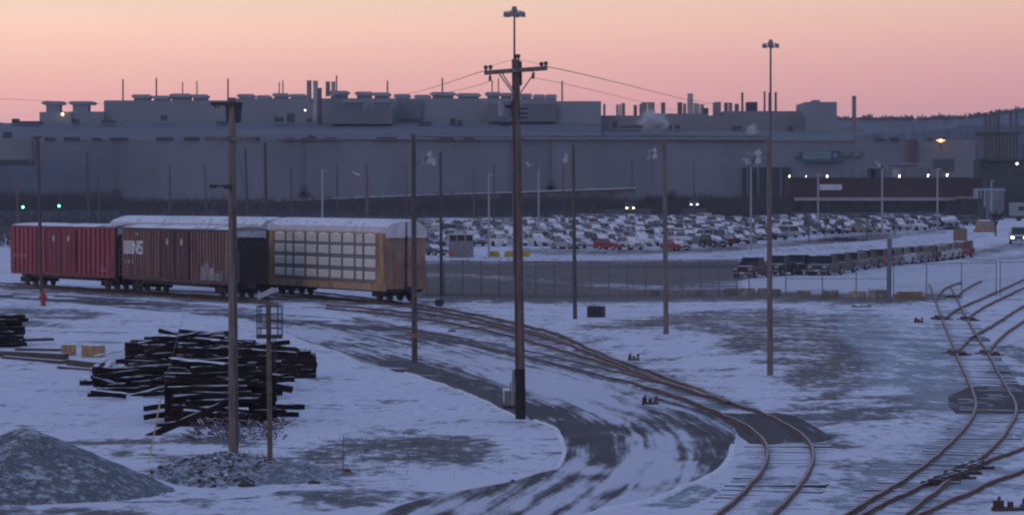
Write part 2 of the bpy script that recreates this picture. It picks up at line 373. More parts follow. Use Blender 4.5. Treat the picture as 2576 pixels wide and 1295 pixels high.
def road_mat():
    if _rm: return _rm[0]
    t = NT('asphalt with blown snow'); p = t.pos(False)
    s = t.node('ShaderNodeSeparateXYZ'); t.link(p, s.inputs[0])
    cv = t.node('ShaderNodeCombineXYZ'); t.link(t.attr('lane'), cv.inputs[0]); t.link(s.outputs[1], cv.inputs[1])
    n1 = t.noise(cv.outputs[0], 1.0, 5, .6, (2.4, .045, 1)); n2 = t.noise(p, .9, 7, .66, (1.5, .22, 1)); n3 = t.noise(p, 6, 4, .6)
    n = t.math('ADD', t.math('MULTIPLY', n1, .62), t.math('MULTIPLY', n2, .38))
    v = t.math('ADD', t.math('MULTIPLY', t.math('SUBTRACT', n, .5), 4.2), t.attr('snow'))
    v = t.math('ADD', v, t.math('MULTIPLY', t.math('SUBTRACT', n3, .5), .25))
    f = t.smooth(v, .18, .86, 0, .92)
    asp = t.mix(t.smooth(n3, .3, .7), (.045, .042, .043), (.078, .073, .073)); asp = t.mix(t.smooth(n2, .35, .65), asp, (.092, .085, .085))
    snow = t.mix(t.smooth(n3, .3, .7), (.70, .72, .77), (.56, .58, .66))
    t.link(t.mix(f, asp, snow), t.b.inputs['Base Color']); t.b.inputs['Roughness'].default_value = .8; t.b.inputs['Specular IOR Level'].default_value = .2
    b = t.node('ShaderNodeBump'); b.inputs['Strength'].default_value = .4; b.inputs['Distance'].default_value = .03
    t.link(v, b.inputs['Height']); t.link(b.outputs[0], t.b.inputs['Normal'])
    _rm.append(t.m); return t.m
yard = [(-220, 728), (0, 734), (120, 740), (300, 752), (480, 765), (620, 776), (720, 787), (850, 801), (960, 816), (1060, 830), (1160, 850), (1290, 882), (1400, 915), (1500, 947), (1600, 977), (1700, 1009), (1790, 1042), (1842, 1068), (1852, 1090), (1848, 1118), (1838, 1150), (1812, 1180), (1760, 1208), (1690, 1238), (1610, 1264), (1520, 1287), (1440, 1306), (1300, 1330), (900, 1330),
        (960, 1292), (1010, 1272), (1080, 1254), (1180, 1231), (1290, 1210), (1385, 1182), (1412, 1160), (1420, 1132), (1410, 1100), (1393, 1076), (1366, 1062), (1335, 1056), (1318, 1040), (1290, 1046), (1230, 1016), (1160, 986), (1085, 961), (1020, 939), (930, 916), (880, 897), (850, 880), (800, 868), (740, 846), (690, 822), (600, 800), (400, 782), (200, 763), (0, 750), (-220, 744)]
ys = [([(1020, 935), (1150, 975), (1290, 1030)], 60, 28, -.8), ([(880, 893), (1000, 922)], 50, 8, -.3), ([(1330, 1040), (1420, 1035)], 60, 14, -.45), ([(1440, 1085), (1500, 1110), (1520, 1145)], 55, 26, -.6), ([(1380, 1075), (1600, 1080)], 60, 9, -.5),
      ([(700, 855), (900, 870), (960, 885)], 80, 12, .35), ([(860, 868), (980, 876)], 60, 8, -.5), ([(1050, 880), (1200, 905), (1400, 960), (1600, 1030)], 90, 9, .26), ([(1340, 945), (1480, 975)], 70, 10, .35),
      ([(1340, 965), (1500, 1030), (1640, 1075)], 90, 14, .30), ([(1230, 940), (1300, 960)], 60, 8, .3), ([(1150, 905), (1240, 915)], 60, 8, .25),
      ([(1640, 1060), (1780, 1090), (1830, 1120)], 50, 14, -.35), ([(1740, 1130), (1800, 1180)], 50, 26, -.45), ([(1710, 1060), (1760, 1090)], 24, 24, -.2),
      ([(1560, 1130), (1700, 1100), (1600, 1150)], 60, 18, .3), ([(1100, 1280), (1350, 1215), (1560, 1165), (1700, 1135)], 80, 10, .34), ([(1250, 1290), (1500, 1225), (1720, 1170)], 80, 9, .30), ([(1450, 1300), (1650, 1245), (1800, 1180)], 70, 8, .34),
      ([(1010, 1282), (1200, 1248), (1400, 1190)], 70, 9, -.5), ([(1290, 1262), (1480, 1200)], 60, 5, -.35), ([(1520, 1250), (1700, 1205)], 60, 6, -.35), ([(1100, 1310), (1300, 1280)], 90, 12, -.25),
      ([(1580, 1070), (1612, 1110), (1618, 1160), (1590, 1220), (1555, 1275)], 6, 9, .45), ([(1715, 1085), (1740, 1130), (1732, 1180), (1708, 1235)], 6, 9, .4), ([(1570, 1075), (1602, 1112), (1606, 1160)], 5, 8, -.4), ([(1690, 1240), (1720, 1180)], 6, 9, -.3),
      ([(-150, 741), (300, 764), (560, 782)], 120, 8, -.55), ([(600, 795), (760, 808), (1000, 832), (1150, 858)], 80, 5, -.45), ([(400, 772), (700, 788)], 100, 5, .45), ([(760, 800), (1000, 822)], 100, 5, .3), ([(700, 830), (820, 842)], 80, 8, .5), ([(800, 870), (900, 900)], 40, 10, -.2)]
ys += [([(1000, 1300), (1300, 1245), (1700, 1180)], 90, 22, .16)] + [([(x, y + 2) for x, y in q_], 12, 3.6, -.5) for q_ in RL_]
sheet('road', yard, .012, ys, .52)
xl = [(1770, 1036), (1860, 1044), (1950, 1042), (2000, 1046), (2060, 1078), (2092, 1102), (2060, 1112), (1975, 1114), (1946, 1118), (1885, 1116), (1862, 1098), (1835, 1066)]
sheet('level_crossing_road', xl, .02, [([(1900, 1040)], 60, 6, .2)], -.08)
xr = [(2385, 1000), (2440, 976), (2500, 971), (2600, 968), (2800, 962), (2800, 1045), (2620, 1040), (2480, 1043), (2405, 1041), (2390, 1022)]
sheet('level_crossing_road', xr, .02, [([(2445, 1005), (2458, 1040)], 14, 16, .22), ([(2380, 1000)], 30, 20, .3), ([(2490, 985), (2500, 1040)], 14, 20, .2)], -.05)
# snowy service road between the fence bank and the parking lot
sr = [(1060, 645), (1340, 643), (1500, 645), (1700, 641), (1850, 632), (2000, 620), (2170, 608), (2330, 592), (2440, 582), (2480, 588), (2440, 606), (2300, 626), (2150, 636), (1980, 645), (1850, 652), (1600, 655), (1300, 657), (1060, 659)]
sheet('road', sr, .03, [([(1850, 640), (2100, 622)], 60, 3, -.3), ([(1060, 650), (1280, 650)], 100, 4, -.25), ([(2100, 628), (2400, 602)], 60, 3, -.2)], .98, (14, 3))
# thin bank of ploughed snow on the kerb line
def kerb(pts, hgt, wid):
    P = catmull([gp(*q) for q in pts], 10); mb = MB(); rr = random.Random(5)
    for a, b in zip(P, P[1:]):
        d = (b - a); d.z = 0
        if d.length < 1e-4: continue
        nrm = Vector((-d.y, d.x, 0)).normalized() * wid / 2
        za = relief(np.array([a.x]), np.array([a.y]))[0]; zb = relief(np.array([b.x]), np.array([b.y]))[0]
        a_ = a + Vector((0, 0, za - .03)); b_ = b + Vector((0, 0, zb - .03)); u = Vector((0, 0, hgt + .03))
        mb.quad(a_ - nrm, b_ - nrm, b_ - nrm * .45 + u, a_ - nrm * .45 + u); mb.quad(a_ - nrm * .45 + u, b_ - nrm * .45 + u, b_ + nrm * .45 + u, a_ + nrm * .45 + u); mb.quad(a_ + nrm * .45 + u, b_ + nrm * .45 + u, b_ + nrm, a_ + nrm)
    o = mb.build('kerb', mat('kerb snow', SNOW, .85, nscale=2, namt=.1), smooth=True); tag(o, kind='structure')
kerb([(1020, 938), (1085, 960), (1160, 985), (1230, 1015), (1290, 1046), (1312, 1052)], .05, .18)
kerb([(1345, 1057), (1393, 1075), (1410, 1100), (1420, 1132), (1412, 1160), (1385, 1182), (1290, 1210)], .05, .18)
kerb([(1846, 1120), (1838, 1150), (1812, 1181), (1760, 1209), (1690, 1239), (1610, 1265), (1520, 1288), (1440, 1308)], .05, .3)

# ------------------------------------------------------------------ railway tracks
RAIL = mat('rusty rail steel', (.095, .042, .036), .6, .1, 2, .35, col2=(.15, .070, .056))
RAILTOP = mat('worn rail head', (.25, .185, .175), .45, .3, 3, .25)
SLEEPER = mat('dark sleeper', (.05, .045, .045), .9, 0, 4, .4, (1, 4, 4), snow=.72, snowscale=.8)
def rail_mesh(pts, parent, top=.17, wid=.075, over=8, flush=0.0):
    P = catmull([gp(*q) for q in pts], over)
    for _ in range(60): P = [P[0]] + [(a + b * 2 + c) / 4 for a, b, c in zip(P, P[1:], P[2:])] + [P[-1]]
    base_top = top
    mb = MB(); C = []
    for p in P: C.append(Vector((p.x, p.y, p.z + float(relief(np.array([p.x]), np.array([p.y]))[0]))))
    ringv = []
    for i, p in enumerate(C):
        top = base_top
        if flush > 0: q_ = min(1, i / (len(C) * flush)); top = .025 + (base_top - .025) * q_ * q_
        prof = [(-.07, -.05), (-.07, min(.03, top - .03)), (-.02, min(.05, top - .02)), (-.02, top - .012 if top < .1 else top - .05), (-wid / 2, top - .012 if top < .1 else top - .04), (-wid / 2, top), (wid / 2, top), (wid / 2, top - .012 if top < .1 else top - .04), (.02, top - .012 if top < .1 else top - .05), (.02, min(.05, top - .02)), (.07, min(.03, top - .03)), (.07, -.05)]
        d = C[min(i + 1, len(C) - 1)] - C[max(i - 1, 0)]; d.z = 0; d.normalize(); n_ = Vector((-d.y, d.x, 0))
        ringv.append([p + n_ * a + Vector((0, 0, b)) for a, b in prof])
    k = len(prof)
    for A_, B_ in zip(ringv, ringv[1:]):
        i = len(mb.v); mb.v += [tuple(q) for q in A_ + B_]
        for j in range(k):
            mb.f.append((i + j, i + (j + 1) % k, i + k + (j + 1) % k, i + k + j)); mb.mi.append(1 if j == 5 else 0)
    mb.quad(*ringv[0]); mb.quad(*ringv[-1])
    return mb.build('rail', [RAIL, RAILTOP], parent, True), C
def track(label, r1, r2, sleepers=(), cat='railway track', top=.17, flush=0.0):
    b = gp(*r1[len(r1) // 2]); t = thing('railway_track', label, cat, b, 0, 'railway tracks')
    o1, C1 = rail_mesh(r1, t, top, flush=flush); o2, C2 = rail_mesh(r2, t, top, flush=flush)
    if sleepers:
        m0 = None
        arr = np.array([(c.x, c.y) for c in C2])
        acc = 0.0
        for a, c in zip(C1, C1[1:]):
            acc += (c - a).length
            if acc < .6: continue
            acc = 0
            if not (sleepers[0] < HY + H * F / a.y < sleepers[1]): continue
            j = int(np.argmin(((arr - (a.x, a.y)) ** 2).sum(1))); q = Vector((*arr[j], a.z))
            d = (q - a).normalized(); mid = (a + q) / 2
            if m0 is None:
                s = MB().box((0, 0, 0), (2.6, .23, .16)).build('sleeper', SLEEPER, t); m0 = s
            else:
                s = m0.copy(); COL.objects.link(s); s.parent = t
            s.location = mid - t.location + Vector((0, 0, R.uniform(-.085, -.055))); s.rotation_euler = (0, 0, math.atan2(d.y, d.x))
    return t
L_in = [(1054, 838), (1200, 868), (1310, 892), (1420, 922), (1540, 953), (1664, 987), (1742, 1017), (1813, 1046), (1860, 1066), (1899, 1089), (1922, 1113), (1934, 1136), (1932, 1156), (1919, 1191), (1895, 1223), (1860, 1256), (1817, 1295), (1770, 1335)]
L_out = [(1054, 828), (1200, 857), (1310, 880), (1433, 908), (1540, 935), (1664, 965), (1742, 984), (1828, 1015), (1915, 1044), (1962, 1064), (2001, 1085), (2032, 1109), (2046, 1132), (2048, 1160), (2040, 1187), (2021, 1219), (1997, 1250), (1962, 1289), (1910, 1335)]
L_in = [(880, 806)] + L_in; L_out = [(880, 797)] + L_out
track('curved track from the boxcar yard over the paved crossing to the bottom edge', L_in, L_out, (1110, 1330), flush=.35, top=.13)
track('buried track running in from the left beside the road to the switches', [(820, 778), (940, 789), (1054, 801), (1180, 822), (1310, 855), (1433, 892), (1560, 930), (1690, 972), (1800, 1008)], [(822, 769), (940, 779), (1060, 789), (1178, 806), (1320, 841), (1450, 880), (1560, 915), (1690, 958), (1820, 1005)], top=.12)
track('track under the tan autorack car running down to the switches', [(560, 722), (760, 742), (980, 766), (1054, 778), (1160, 795), (1233, 813), (1330, 838), (1433, 873), (1520, 908), (1620, 948), (1740, 985), (1828, 1018)], [(600, 716), (780, 735), (980, 758), (1054, 770), (1130, 781), (1248, 803), (1315, 820), (1393, 847), (1491, 888), (1600, 930), (1742, 979), (1860, 1024)], top=.13)
track('parallel yard track beneath the red and brown boxcars', [(-60, 716), (30, 722), (300, 741), (580, 759), (700, 766)], [(-60, 710), (60, 717), (330, 734), (600, 750), (720, 756)], top=.12)
R1 = [(2338, 717), (2358, 768), (2370, 802), (2379, 829), (2401, 875), (2408, 897), (2421, 932), (2442, 971), (2456, 1007), (2459, 1030), (2448, 1056), (2425, 1085), (2389, 1124), (2350, 1160), (2283, 1209), (2213, 1252), (2138, 1297), (2070, 1335)]
R2 = [(2393, 726), (2407, 750), (2416, 771), (2434, 805), (2452, 838), (2471, 866), (2489, 897), (2507, 932), (2531, 975), (2550, 1007), (2562, 1030), (2556, 1052), (2538, 1085), (2511, 1124), (2456, 1171), (2417, 1199), (2370, 1234), (2323, 1269), (2287, 1297), (2235, 1335)]
track('rusty main track on the right curving through the crossing to the bottom corner', R1, R2, (780, 1330), top=.12)
track('track crossing the main right hand track near the bottom right corner', [(2660, 1098), (2576, 1132), (2527, 1152), (2456, 1179), (2389, 1201), (2330, 1226), (2252, 1261), (2181, 1294), (2100, 1335)], [(2680, 1144), (2576, 1187), (2507, 1219), (2429, 1250), (2327, 1294), (2240, 1335)], top=.11)
track('lower diverging siding at the right edge below the middle siding', [(2640, 732), (2576, 771), (2531, 802), (2483, 832), (2447, 850), (2428, 866), (2416, 886)], [(2640, 770), (2576, 811), (2531, 841), (2507, 863), (2496, 882)])
track('middle diverging siding running off toward the right edge by the gate', [(2640, 676), (2543, 720), (2483, 750), (2428, 771), (2398, 786), (2380, 802)], [(2660, 685), (2576, 727), (2516, 756), (2458, 783), (2442, 800)])
track('topmost short diverging siding below the chain link fence', [(2420, 712), (2397, 720), (2376, 728), (2361, 743), (2354, 758)], [(2470, 709), (2443, 721), (2416, 738), (2408, 752)])
# switch blocks, frogs and stands
IRON = mat('dark rusted iron', (.07, .045, .04), .8, .2, 6, .4, snow=.25)
def frog(vx, vy, l, label, rz):
    p = gp(vx, vy); t = thing('switch_block', label, 'rail switch', p, rz, 'switch blocks on the right hand tracks')
    MB().box((0, 0, .10), (.42, l, .16)).box((.12, 0, .17), (.08, l * .8, .1)).box((-.14, .1, .17), (.08, l * .7, .1)).build('casting', IRON, t)
    MB().box((0, -l * .3, .03), (1.0, .3, .12)).build('tie_plate', IRON, t); MB().box((0, l * .3, .03), (1.0, .3, .12)).build('tie_plate', IRON, t)
frog(2370, 803, 3.2, 'left switch casting on the upper right track', .05); frog(2436, 806, 3.2, 'right switch casting on the upper right track', .05)
frog(2408, 893, 3.0, 'left switch casting below the lower siding', .05); frog(2490, 893, 3.0, 'right switch casting below the lower siding', .05)
frog(2440, 1186, 3.4, 'frog casting where the two lower right tracks cross', -.30); frog(2388, 1213, 3.0, 'second frog casting just left of the lower right crossing', -.35)
frog(2399, 749, 2.5, 'small switch casting on the topmost siding', .05)
def switch_stand(vx, vy, label, sc=1.0):
    p = gp(vx, vy); p.z = ghz(p.x, p.y); t = thing('switch_stand', label, 'switch stand', p)
    MB().box((0, 0, .04), (.6 * sc, .3, .08)).box((.0, .1, .1), (.12, .2, .2)).build('base', IRON, t)
    MB().box((-.2 * sc, 0, .14), (.16 * sc, .18, .22)).tube((-.2 * sc, 0, .2), (-.18 * sc, 0, .34), .05, .03).build('housing', IRON, t)
    MB().tube((.16 * sc, 0, .06), (.22 * sc, 0, .22), .06, .04).sphere((.22 * sc, 0, .24), .07).build('lever', mat('orange rust lever', (.16, .075, .05), .7, nscale=8), t)
switch_stand(1636, 1016, 'small dark switch stand with orange lever beside the curved track'); switch_stand(1595, 908, 'dark switch stand in the snow beyond the ladder tracks', .9)
switch_stand(2312, 812, 'little switch stand left of the upper right track', .9); switch_stand(2545, 1283, 'dark lumpy switch stand in the bottom right corner', 1.5)

# ------------------------------------------------------------------ railcars (local x runs back along the car, y points out of the visible side)
DARK = mat('undercarriage black', (.03, .027, .027), .85, 0, 5, .4)
WHEEL = mat('wheel steel', (.07, .055, .05), .6, .3, 5, .3)
def bogie(t, x, name='bogie'):
    b = MB()
    for y in (-.42, -2.63):
        b.bb(x - 1.15, x + 1.15, y - .09, y + .09, .42, .72).bb(x - .35, x + .35, y - .12, y + .12, .3, .8)
        for q in (-.88, .88): b.box((x + q, y, .48), (.34, .26, .34))
    b.bb(x - .2, x + .2, -2.7, -.35, .5, .8)
    o = b.build(name, DARK, t)
    for q in (-.88, .88):
        m = MB()
        for y in (-.77, -2.28): m.tube((x + q, y - .06, .46), (x + q, y + .06, .46), .46, .46, 16).tube((x + q, y - .1, .46), (x + q, y - .06, .46), .5, .5, 16)
        m.tube((x + q, -2.4, .46), (x + q, -.65, .46), .08, .08, 8)
        m.build('wheelset', WHEEL, o)
def coupler(t, x, s):
    MB().box((x + s * .45, -1.52, .88), (.9, .25, .28)).box((x + s * .85, -1.52, .88), (.3, .4, .34)).build('coupler', DARK, t)
def place(ax, ay, ux, uy, name, label):
    return thing(name, label, 'railway car', (ax, ay, ghz(ax, ay) + .17), math.atan2(uy, ux), 'railway cars in the yard')
def boxcar(ax, ay, ux, uy, L, label, paint, paint2, endm, z0, z1, emblem, pitch, ribw, doorx):
    t = place(ax, ay, ux, uy, 'boxcar', label)
    w_ = 3.05
    b = MB(); b.bb(.06, L - .06, -w_ + .08, -.08, z0, z1)
    b.bb(0, L, -.10, .015, z0 - .12, z0 + .12).bb(0, L, -.12, .03, z1 - .16, z1 + .02)
    b.build('body', paint, t)
    d0, d1 = doorx; x = pitch / 2
    while x < L:
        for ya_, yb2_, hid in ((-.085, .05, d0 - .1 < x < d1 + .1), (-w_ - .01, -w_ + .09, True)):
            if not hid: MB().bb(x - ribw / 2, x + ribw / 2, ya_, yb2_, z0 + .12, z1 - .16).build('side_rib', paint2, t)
        x += pitch
    for xa_ in (0.0, L - .16): MB().bb(xa_, xa_ + .16, -.1, .06, z0 + .12, z1 - .16).build('corner_post', paint2, t)
    dm = (d0 + d1) / 2
    for a, c in ((d0, dm - .06), (dm + .06, d1)):
        dd = MB(); dd.bb(a + .05, c - .05, -.09, .055, z0 + .16, z1 - .25)
        for k in range(1, 4): zz_ = z0 + .2 + (z1 - z0 - .6) * k / 4; dd.bb(a + .1, c - .1, .055, .09, zz_ - .05, zz_ + .05)
        dd.bb(a + .02, a + .12, .055, .10, z0 + .2, z1 - .3).bb(c - .12, c - .02, .055, .10, z0 + .2, z1 - .3)
        o = dd.build('door', paint, t)
        for q in (a + .35 * (c - a), a + .65 * (c - a)): MB().tube((q, .11, z0 + .2), (q, .11, z1 - .35), .035, .035, 6).build('locking_bar', paint2, o)
        MB().tube((.5 * (a + c), .092, z1 - .95), (.5 * (a + c), .10, z1 - .95), .27, .27, 14).build('round_plate', mat('pale door disc', (.42, .34, .34), .6), o)
    r = MB(); r.prism([(-w_ / 2 - .0, z1 + .24), (-w_ / 2 - 1.0, z1 + .17), (-w_, z1 + .02), (-w_, z1 - .05), (.02, z1 - .05), (.02, z1 + .02), (-.5, z1 + .17)], 0, 1)
    r.v = [(y * L, x, z) for x, y, z in r.v]
    r.build('roof', mat('snowy car roof', (.22, .20, .21), .7, 0, 2, .2, snow=.5, snowlo=.3, snowscale=.35), t)
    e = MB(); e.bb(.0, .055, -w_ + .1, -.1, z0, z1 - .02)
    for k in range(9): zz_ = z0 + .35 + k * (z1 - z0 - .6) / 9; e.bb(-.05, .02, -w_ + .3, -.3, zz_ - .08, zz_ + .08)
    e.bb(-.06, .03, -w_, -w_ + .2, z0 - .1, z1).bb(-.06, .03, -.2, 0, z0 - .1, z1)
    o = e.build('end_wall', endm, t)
    l = MB()
    for y in (-.75, -.3): l.tube((-.12, y, z0), (-.12, y, z0 + 2.2), .025, .025, 5)
    for k in range(6): l.tube((-.12, -.75, z0 + .2 + k * .38), (-.12, -.3, z0 + .2 + k * .38), .02, .02, 5)
    l.build('ladder', mat('pale ladder steel', (.20, .17, .17), .6), o)
    MB().bb(-.02, .02, -w_ + .15, -.15, z1 - .62, z1 - .06).build('frosted_panel', mat('frosted steel', (.34, .38, .44), .7, 0, 3, .25), o)
    MB().bb(.6, L - .6, -w_ / 2 - .5, -w_ / 2 + .5, .62, z0).bb(3.8, L - 3.8, -.35, -.12, .7, z0 - .1).build('underframe', DARK, t)
    bogie(t, 2.3); bogie(t, L - 2.3); coupler(t, 0, -1); coupler(t, L, 1)
    for xa, yy in ((.45, .10), (L - .85, .10)):
        l2 = MB()
        for dx in (0, .4): l2.tube((xa + dx, yy, z0 - .1), (xa + dx, yy, z0 + 1.7), .022, .022, 5)
        for k in range(5): l2.tube((xa, yy, z0 + .1 + k * .36), (xa + .4, yy, z0 + .1 + k * .36), .018, .018, 5)
        l2.build('grab_ladder', MATS['pale ladder steel'], t)
    if emblem: emblem(t, L, z0, z1)
    return t
WHITE = mat('worn white paint', (.66, .66, .68), .6, 0, 6, .15)
def ns_emblem(t, L, z0, z1):
    X1 = L - .35; top = z1 - .95; hgt = 1.02
    b = MB(); g = .072     # y proud of the ribs
    for k in range(6):     # six horizontal bars, the left block of the mark
        z_ = top - hgt * (k + .5) / 6; b.bb(X1 - 1.95, X1, .052, g, z_ - .055, z_ + .055)
    b.bb(X1 - .12, X1, .052, g, top - hgt, top); b.bb(X1 - 1.02, X1 - .92, .052, g, top - hgt, top); b.build('lettering', WHITE, t)
    b = MB()               # letter N (car is read with x decreasing to the right)
    x0 = X1 - 1.98
    b.bb(x0 - .34, x0, .052, g, top - hgt, top); b.bb(x0 - 1.25, x0 - .92, .052, g, top - hgt, top)
    b.quad((x0 - .30, g, top), (x0, g, top), (x0 - .95, g, top - hgt), (x0 - 1.22, g, top - hgt))
    x0 -= 1.38             # letter S
    b.bb(x0 - .85, x0, .052, g, top - .22, top); b.bb(x0 - .85, x0, .052, g, top - hgt, top - hgt + .22); b.bb(x0 - .85, x0, .052, g, top - hgt * .5 - .11, top - hgt * .5 + .11)
    b.bb(x0 - .30, x0, .052, g, top - hgt * .5 - .1, top); b.bb(x0 - .85, x0 - .55, .052, g, top - hgt, top - hgt * .5 + .1)
    b.build('lettering', WHITE, t)
    rr = random.Random(4); b = MB()   # worn reporting marks and data lines, too faint to read
    for k in range(3): b.bb(X1 - .55 - k * .8, X1 - .25 - k * .8, .052, .066, z0 + 1.05, z0 + 1.35)
    b.bb(X1 - .6, X1 - .3, .052, .066, z0 + 1.75, z0 + 2.05); b.bb(X1 - 3.4, X1 - 2.7, .052, .066, z1 - .52, z1 - .40)
    b.build('reporting_mark', mat('faded white paint', (.40, .34, .34), .7), t)
    b = MB()
    for k in range(13):
        x = 5.4 - k * .34; hh = rr.uniform(.9, 1.5) * (1.0 if k < 9 else .6); q = rr.uniform(-.12, .12)
        b.quad((x, .062, z0 + .15), (x - .20, .062, z0 + .15), (x - .2 + q, .062, z0 + hh), (x + q, .062, z0 + hh))
    b.build('graffiti', mat('chalky graffiti paint', (.36, .33, .36), .8, 0, 3, .5, (1, 1, .4)), t)
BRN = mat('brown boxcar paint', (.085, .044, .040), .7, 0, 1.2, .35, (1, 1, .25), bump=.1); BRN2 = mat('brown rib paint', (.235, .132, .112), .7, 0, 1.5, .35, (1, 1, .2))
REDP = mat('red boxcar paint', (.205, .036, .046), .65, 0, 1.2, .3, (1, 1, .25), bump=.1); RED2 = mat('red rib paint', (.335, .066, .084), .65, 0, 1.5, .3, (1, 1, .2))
ENDB = mat('dark end wall', (.026, .019, .022), .8, 0, 2, .4); ENDR = mat('dark red end wall', (.07, .025, .033), .8, 0, 2, .4)  # end walls in a darker tone than the sides
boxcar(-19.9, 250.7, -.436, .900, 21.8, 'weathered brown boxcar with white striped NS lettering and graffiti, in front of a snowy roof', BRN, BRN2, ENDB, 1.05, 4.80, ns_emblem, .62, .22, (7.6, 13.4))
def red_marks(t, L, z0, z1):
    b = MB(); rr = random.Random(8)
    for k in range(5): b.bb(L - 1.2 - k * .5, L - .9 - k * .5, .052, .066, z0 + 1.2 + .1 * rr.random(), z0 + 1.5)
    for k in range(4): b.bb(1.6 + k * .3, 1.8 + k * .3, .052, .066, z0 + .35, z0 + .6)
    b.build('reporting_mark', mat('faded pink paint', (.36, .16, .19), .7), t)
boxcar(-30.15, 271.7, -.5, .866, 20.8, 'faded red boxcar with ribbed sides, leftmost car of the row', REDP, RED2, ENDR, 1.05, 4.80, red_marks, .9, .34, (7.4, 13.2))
TAN = mat('tan autorack steel', (.42, .27, .15), .65, 0, 1.5, .3, (1, 1, .3), bump=.1); TAND = mat('tan end steel', (.26, .165, .115), .7, 0, 1.5, .35, (1, 1, .3))
GALV = mat('galvanised screen', (.25, .235, .235), .5, .15, 40, .3); LOUV = mat('bright louver slats', (.94, .82, .68), .38, .05, 4, .1)
HOOD = mat('pale galvanised roof', (.50, .505, .55), .5, .1, 1.5, .14, snow=.5, snowlo=.45)
def autorack(ax, ay, ux, uy, L, label):
    t = place(ax, ay, ux, uy, 'autorack_car', label); w_ = 3.05
    MB().bb(.3, L - .3, -w_ + .1, -.06, .95, 4.72).build('body', TAND, t)
    MB().bb(0, L, -.14, 0.0, .72, 1.22).bb(0, L, -w_, -w_ + .14, .72, 1.22).bb(.1, L - .1, -.12, .02, 4.6, 4.74).build('side_sill', TAN, t)
    for q in (0.25, L - 1.35):
        b = MB().bb(q, q + 1.1, -.1, .01, 1.2, 4.62)
        for k in range(4): b.bb(q + .05 + k * .3, q + .15 + k * .3, .01, .06, 1.0, 4.62)
        b.build('corner_post', TAN, t)
    ws = [1.0, .62, 1.0, 1.0, 1.0, 1.0, 1.0, .62, 1.0]; sp = (L - 3.1) / (sum(ws) + .13 * 8); x = 1.5
    for w0 in ws:
        a, c = x, x + w0 * sp; x = c + .13 * sp
        p = MB().bb(a, c, -.06, .015, 1.28, 4.55).build('screen_panel', GALV, t)
        s = MB()
        for f0, f1 in ((.03, .19), (.25, .40), (.475, .62), (.70, .84)):
            for k in range(4):
                z_ = 4.70 - 3.85 * (f0 + (f1 - f0) * (k + .5) / 4); s.box(((a + c) / 2, .035, z_), (c - a - .16, .03, .105), M=Matrix.Rotation(.6, 3, 'X'))
        s.build('louver', LOUV, p)
        if w0 == 1.0:
            k_ = [(a + .1 + (c - a - .2) * i / 8, 4.50 + .13 * math.sin(PI * i / 8)) for i in range(9)]
            MB().prism(k_ + [(c - .1, 4.49), (a + .1, 4.49)], .016, .04).build('arched_cap', LOUV, p)
    prof = [(.03, 4.66), (0, 4.76), (-.10, 5.10), (-.45, 5.42), (-1.0, 5.58), (-1.525, 5.62)]
    full = prof + [(-w_ - y, z) for y, z in prof[-2::-1]]
    r = MB()
    for i, (x0, x1, k0, k1) in enumerate([(-.15, .5, .86, 1), (.5, L - .5, 1, 1), (L - .5, L + .15, 1, .86)]):
        A_ = [(x0, y, 4.66 + (z - 4.66) * k0) for y, z in full]; B_ = [(x1, y, 4.66 + (z - 4.66) * k1) for y, z in full]
        j = len(r.v); n = len(full); r.v += A_ + B_
        for q in range(n - 1): r.f.append((j + q, j + q + 1, j + n + q + 1, j + n + q)); r.mi.append(0)
    r.build('roof', HOOD, t)
    for xx in (-.15, L + .11):
        h = MB()
        pr = [(y, 4.66 + (z - 4.66) * .86) for y, z in full]
        n = len(pr); j = len(h.v); pr2 = [(0, 4.35)] + pr + [(-w_, 4.35)]
        m = len(pr2); h.v += [(xx, y, z) for y, z in pr2] + [(xx + .04, y, z) for y, z in pr2]
        h.f.append(tuple(j + q for q in range(m))); h.mi.append(0); h.f.append(tuple(j + 2 * m - 1 - q for q in range(m))); h.mi.append(0)
        for q in range(m): h.f.append((j + q, j + (q + 1) % m, j + m + (q + 1) % m, j + m + q)); h.mi.append(0)
        h.build('end_hood', HOOD, t)
    for y0, y1 in ((-1.5, -.05), (-3.0, -1.56)):
        d = MB().bb(-.05, .12, y0, y1, .85, 4.36)
        for k in range(5): yy = y0 + .12 + k * (y1 - y0 - .24) / 4; d.bb(-.09, -.04, yy - .05, yy + .05, .9, 4.3)
        o = d.build('end_door', TAND, t)
    MB().tube((-.14, -1.53, .8), (-.14, -1.53, 5.4), .06, .06, 8).box((-.14, -1.53, 2.5), (.12, .2, .3)).box((-.14, -1.53, 4.3), (.12, .2, .3)).build('locking_bar', DARK, t)
    MB().bb(.02, L - .02, -w_ + .3, -.2, .62, .95).build('underframe', DARK, t)
    bogie(t, 1.9); bogie(t, L - 1.9); coupler(t, 0, -1); coupler(t, L, 1)
    return t
autorack(-8.65, 243.2, -.423, .905, 22.1, 'tan autorack car with louvered side screens and pale rounded roof, nearest the tracks')
autorack(-18.65, 264.6, -.575, .818, 23.0, 'second autorack car mostly hidden behind the brown boxcar, only its snowy rounded roof showing')

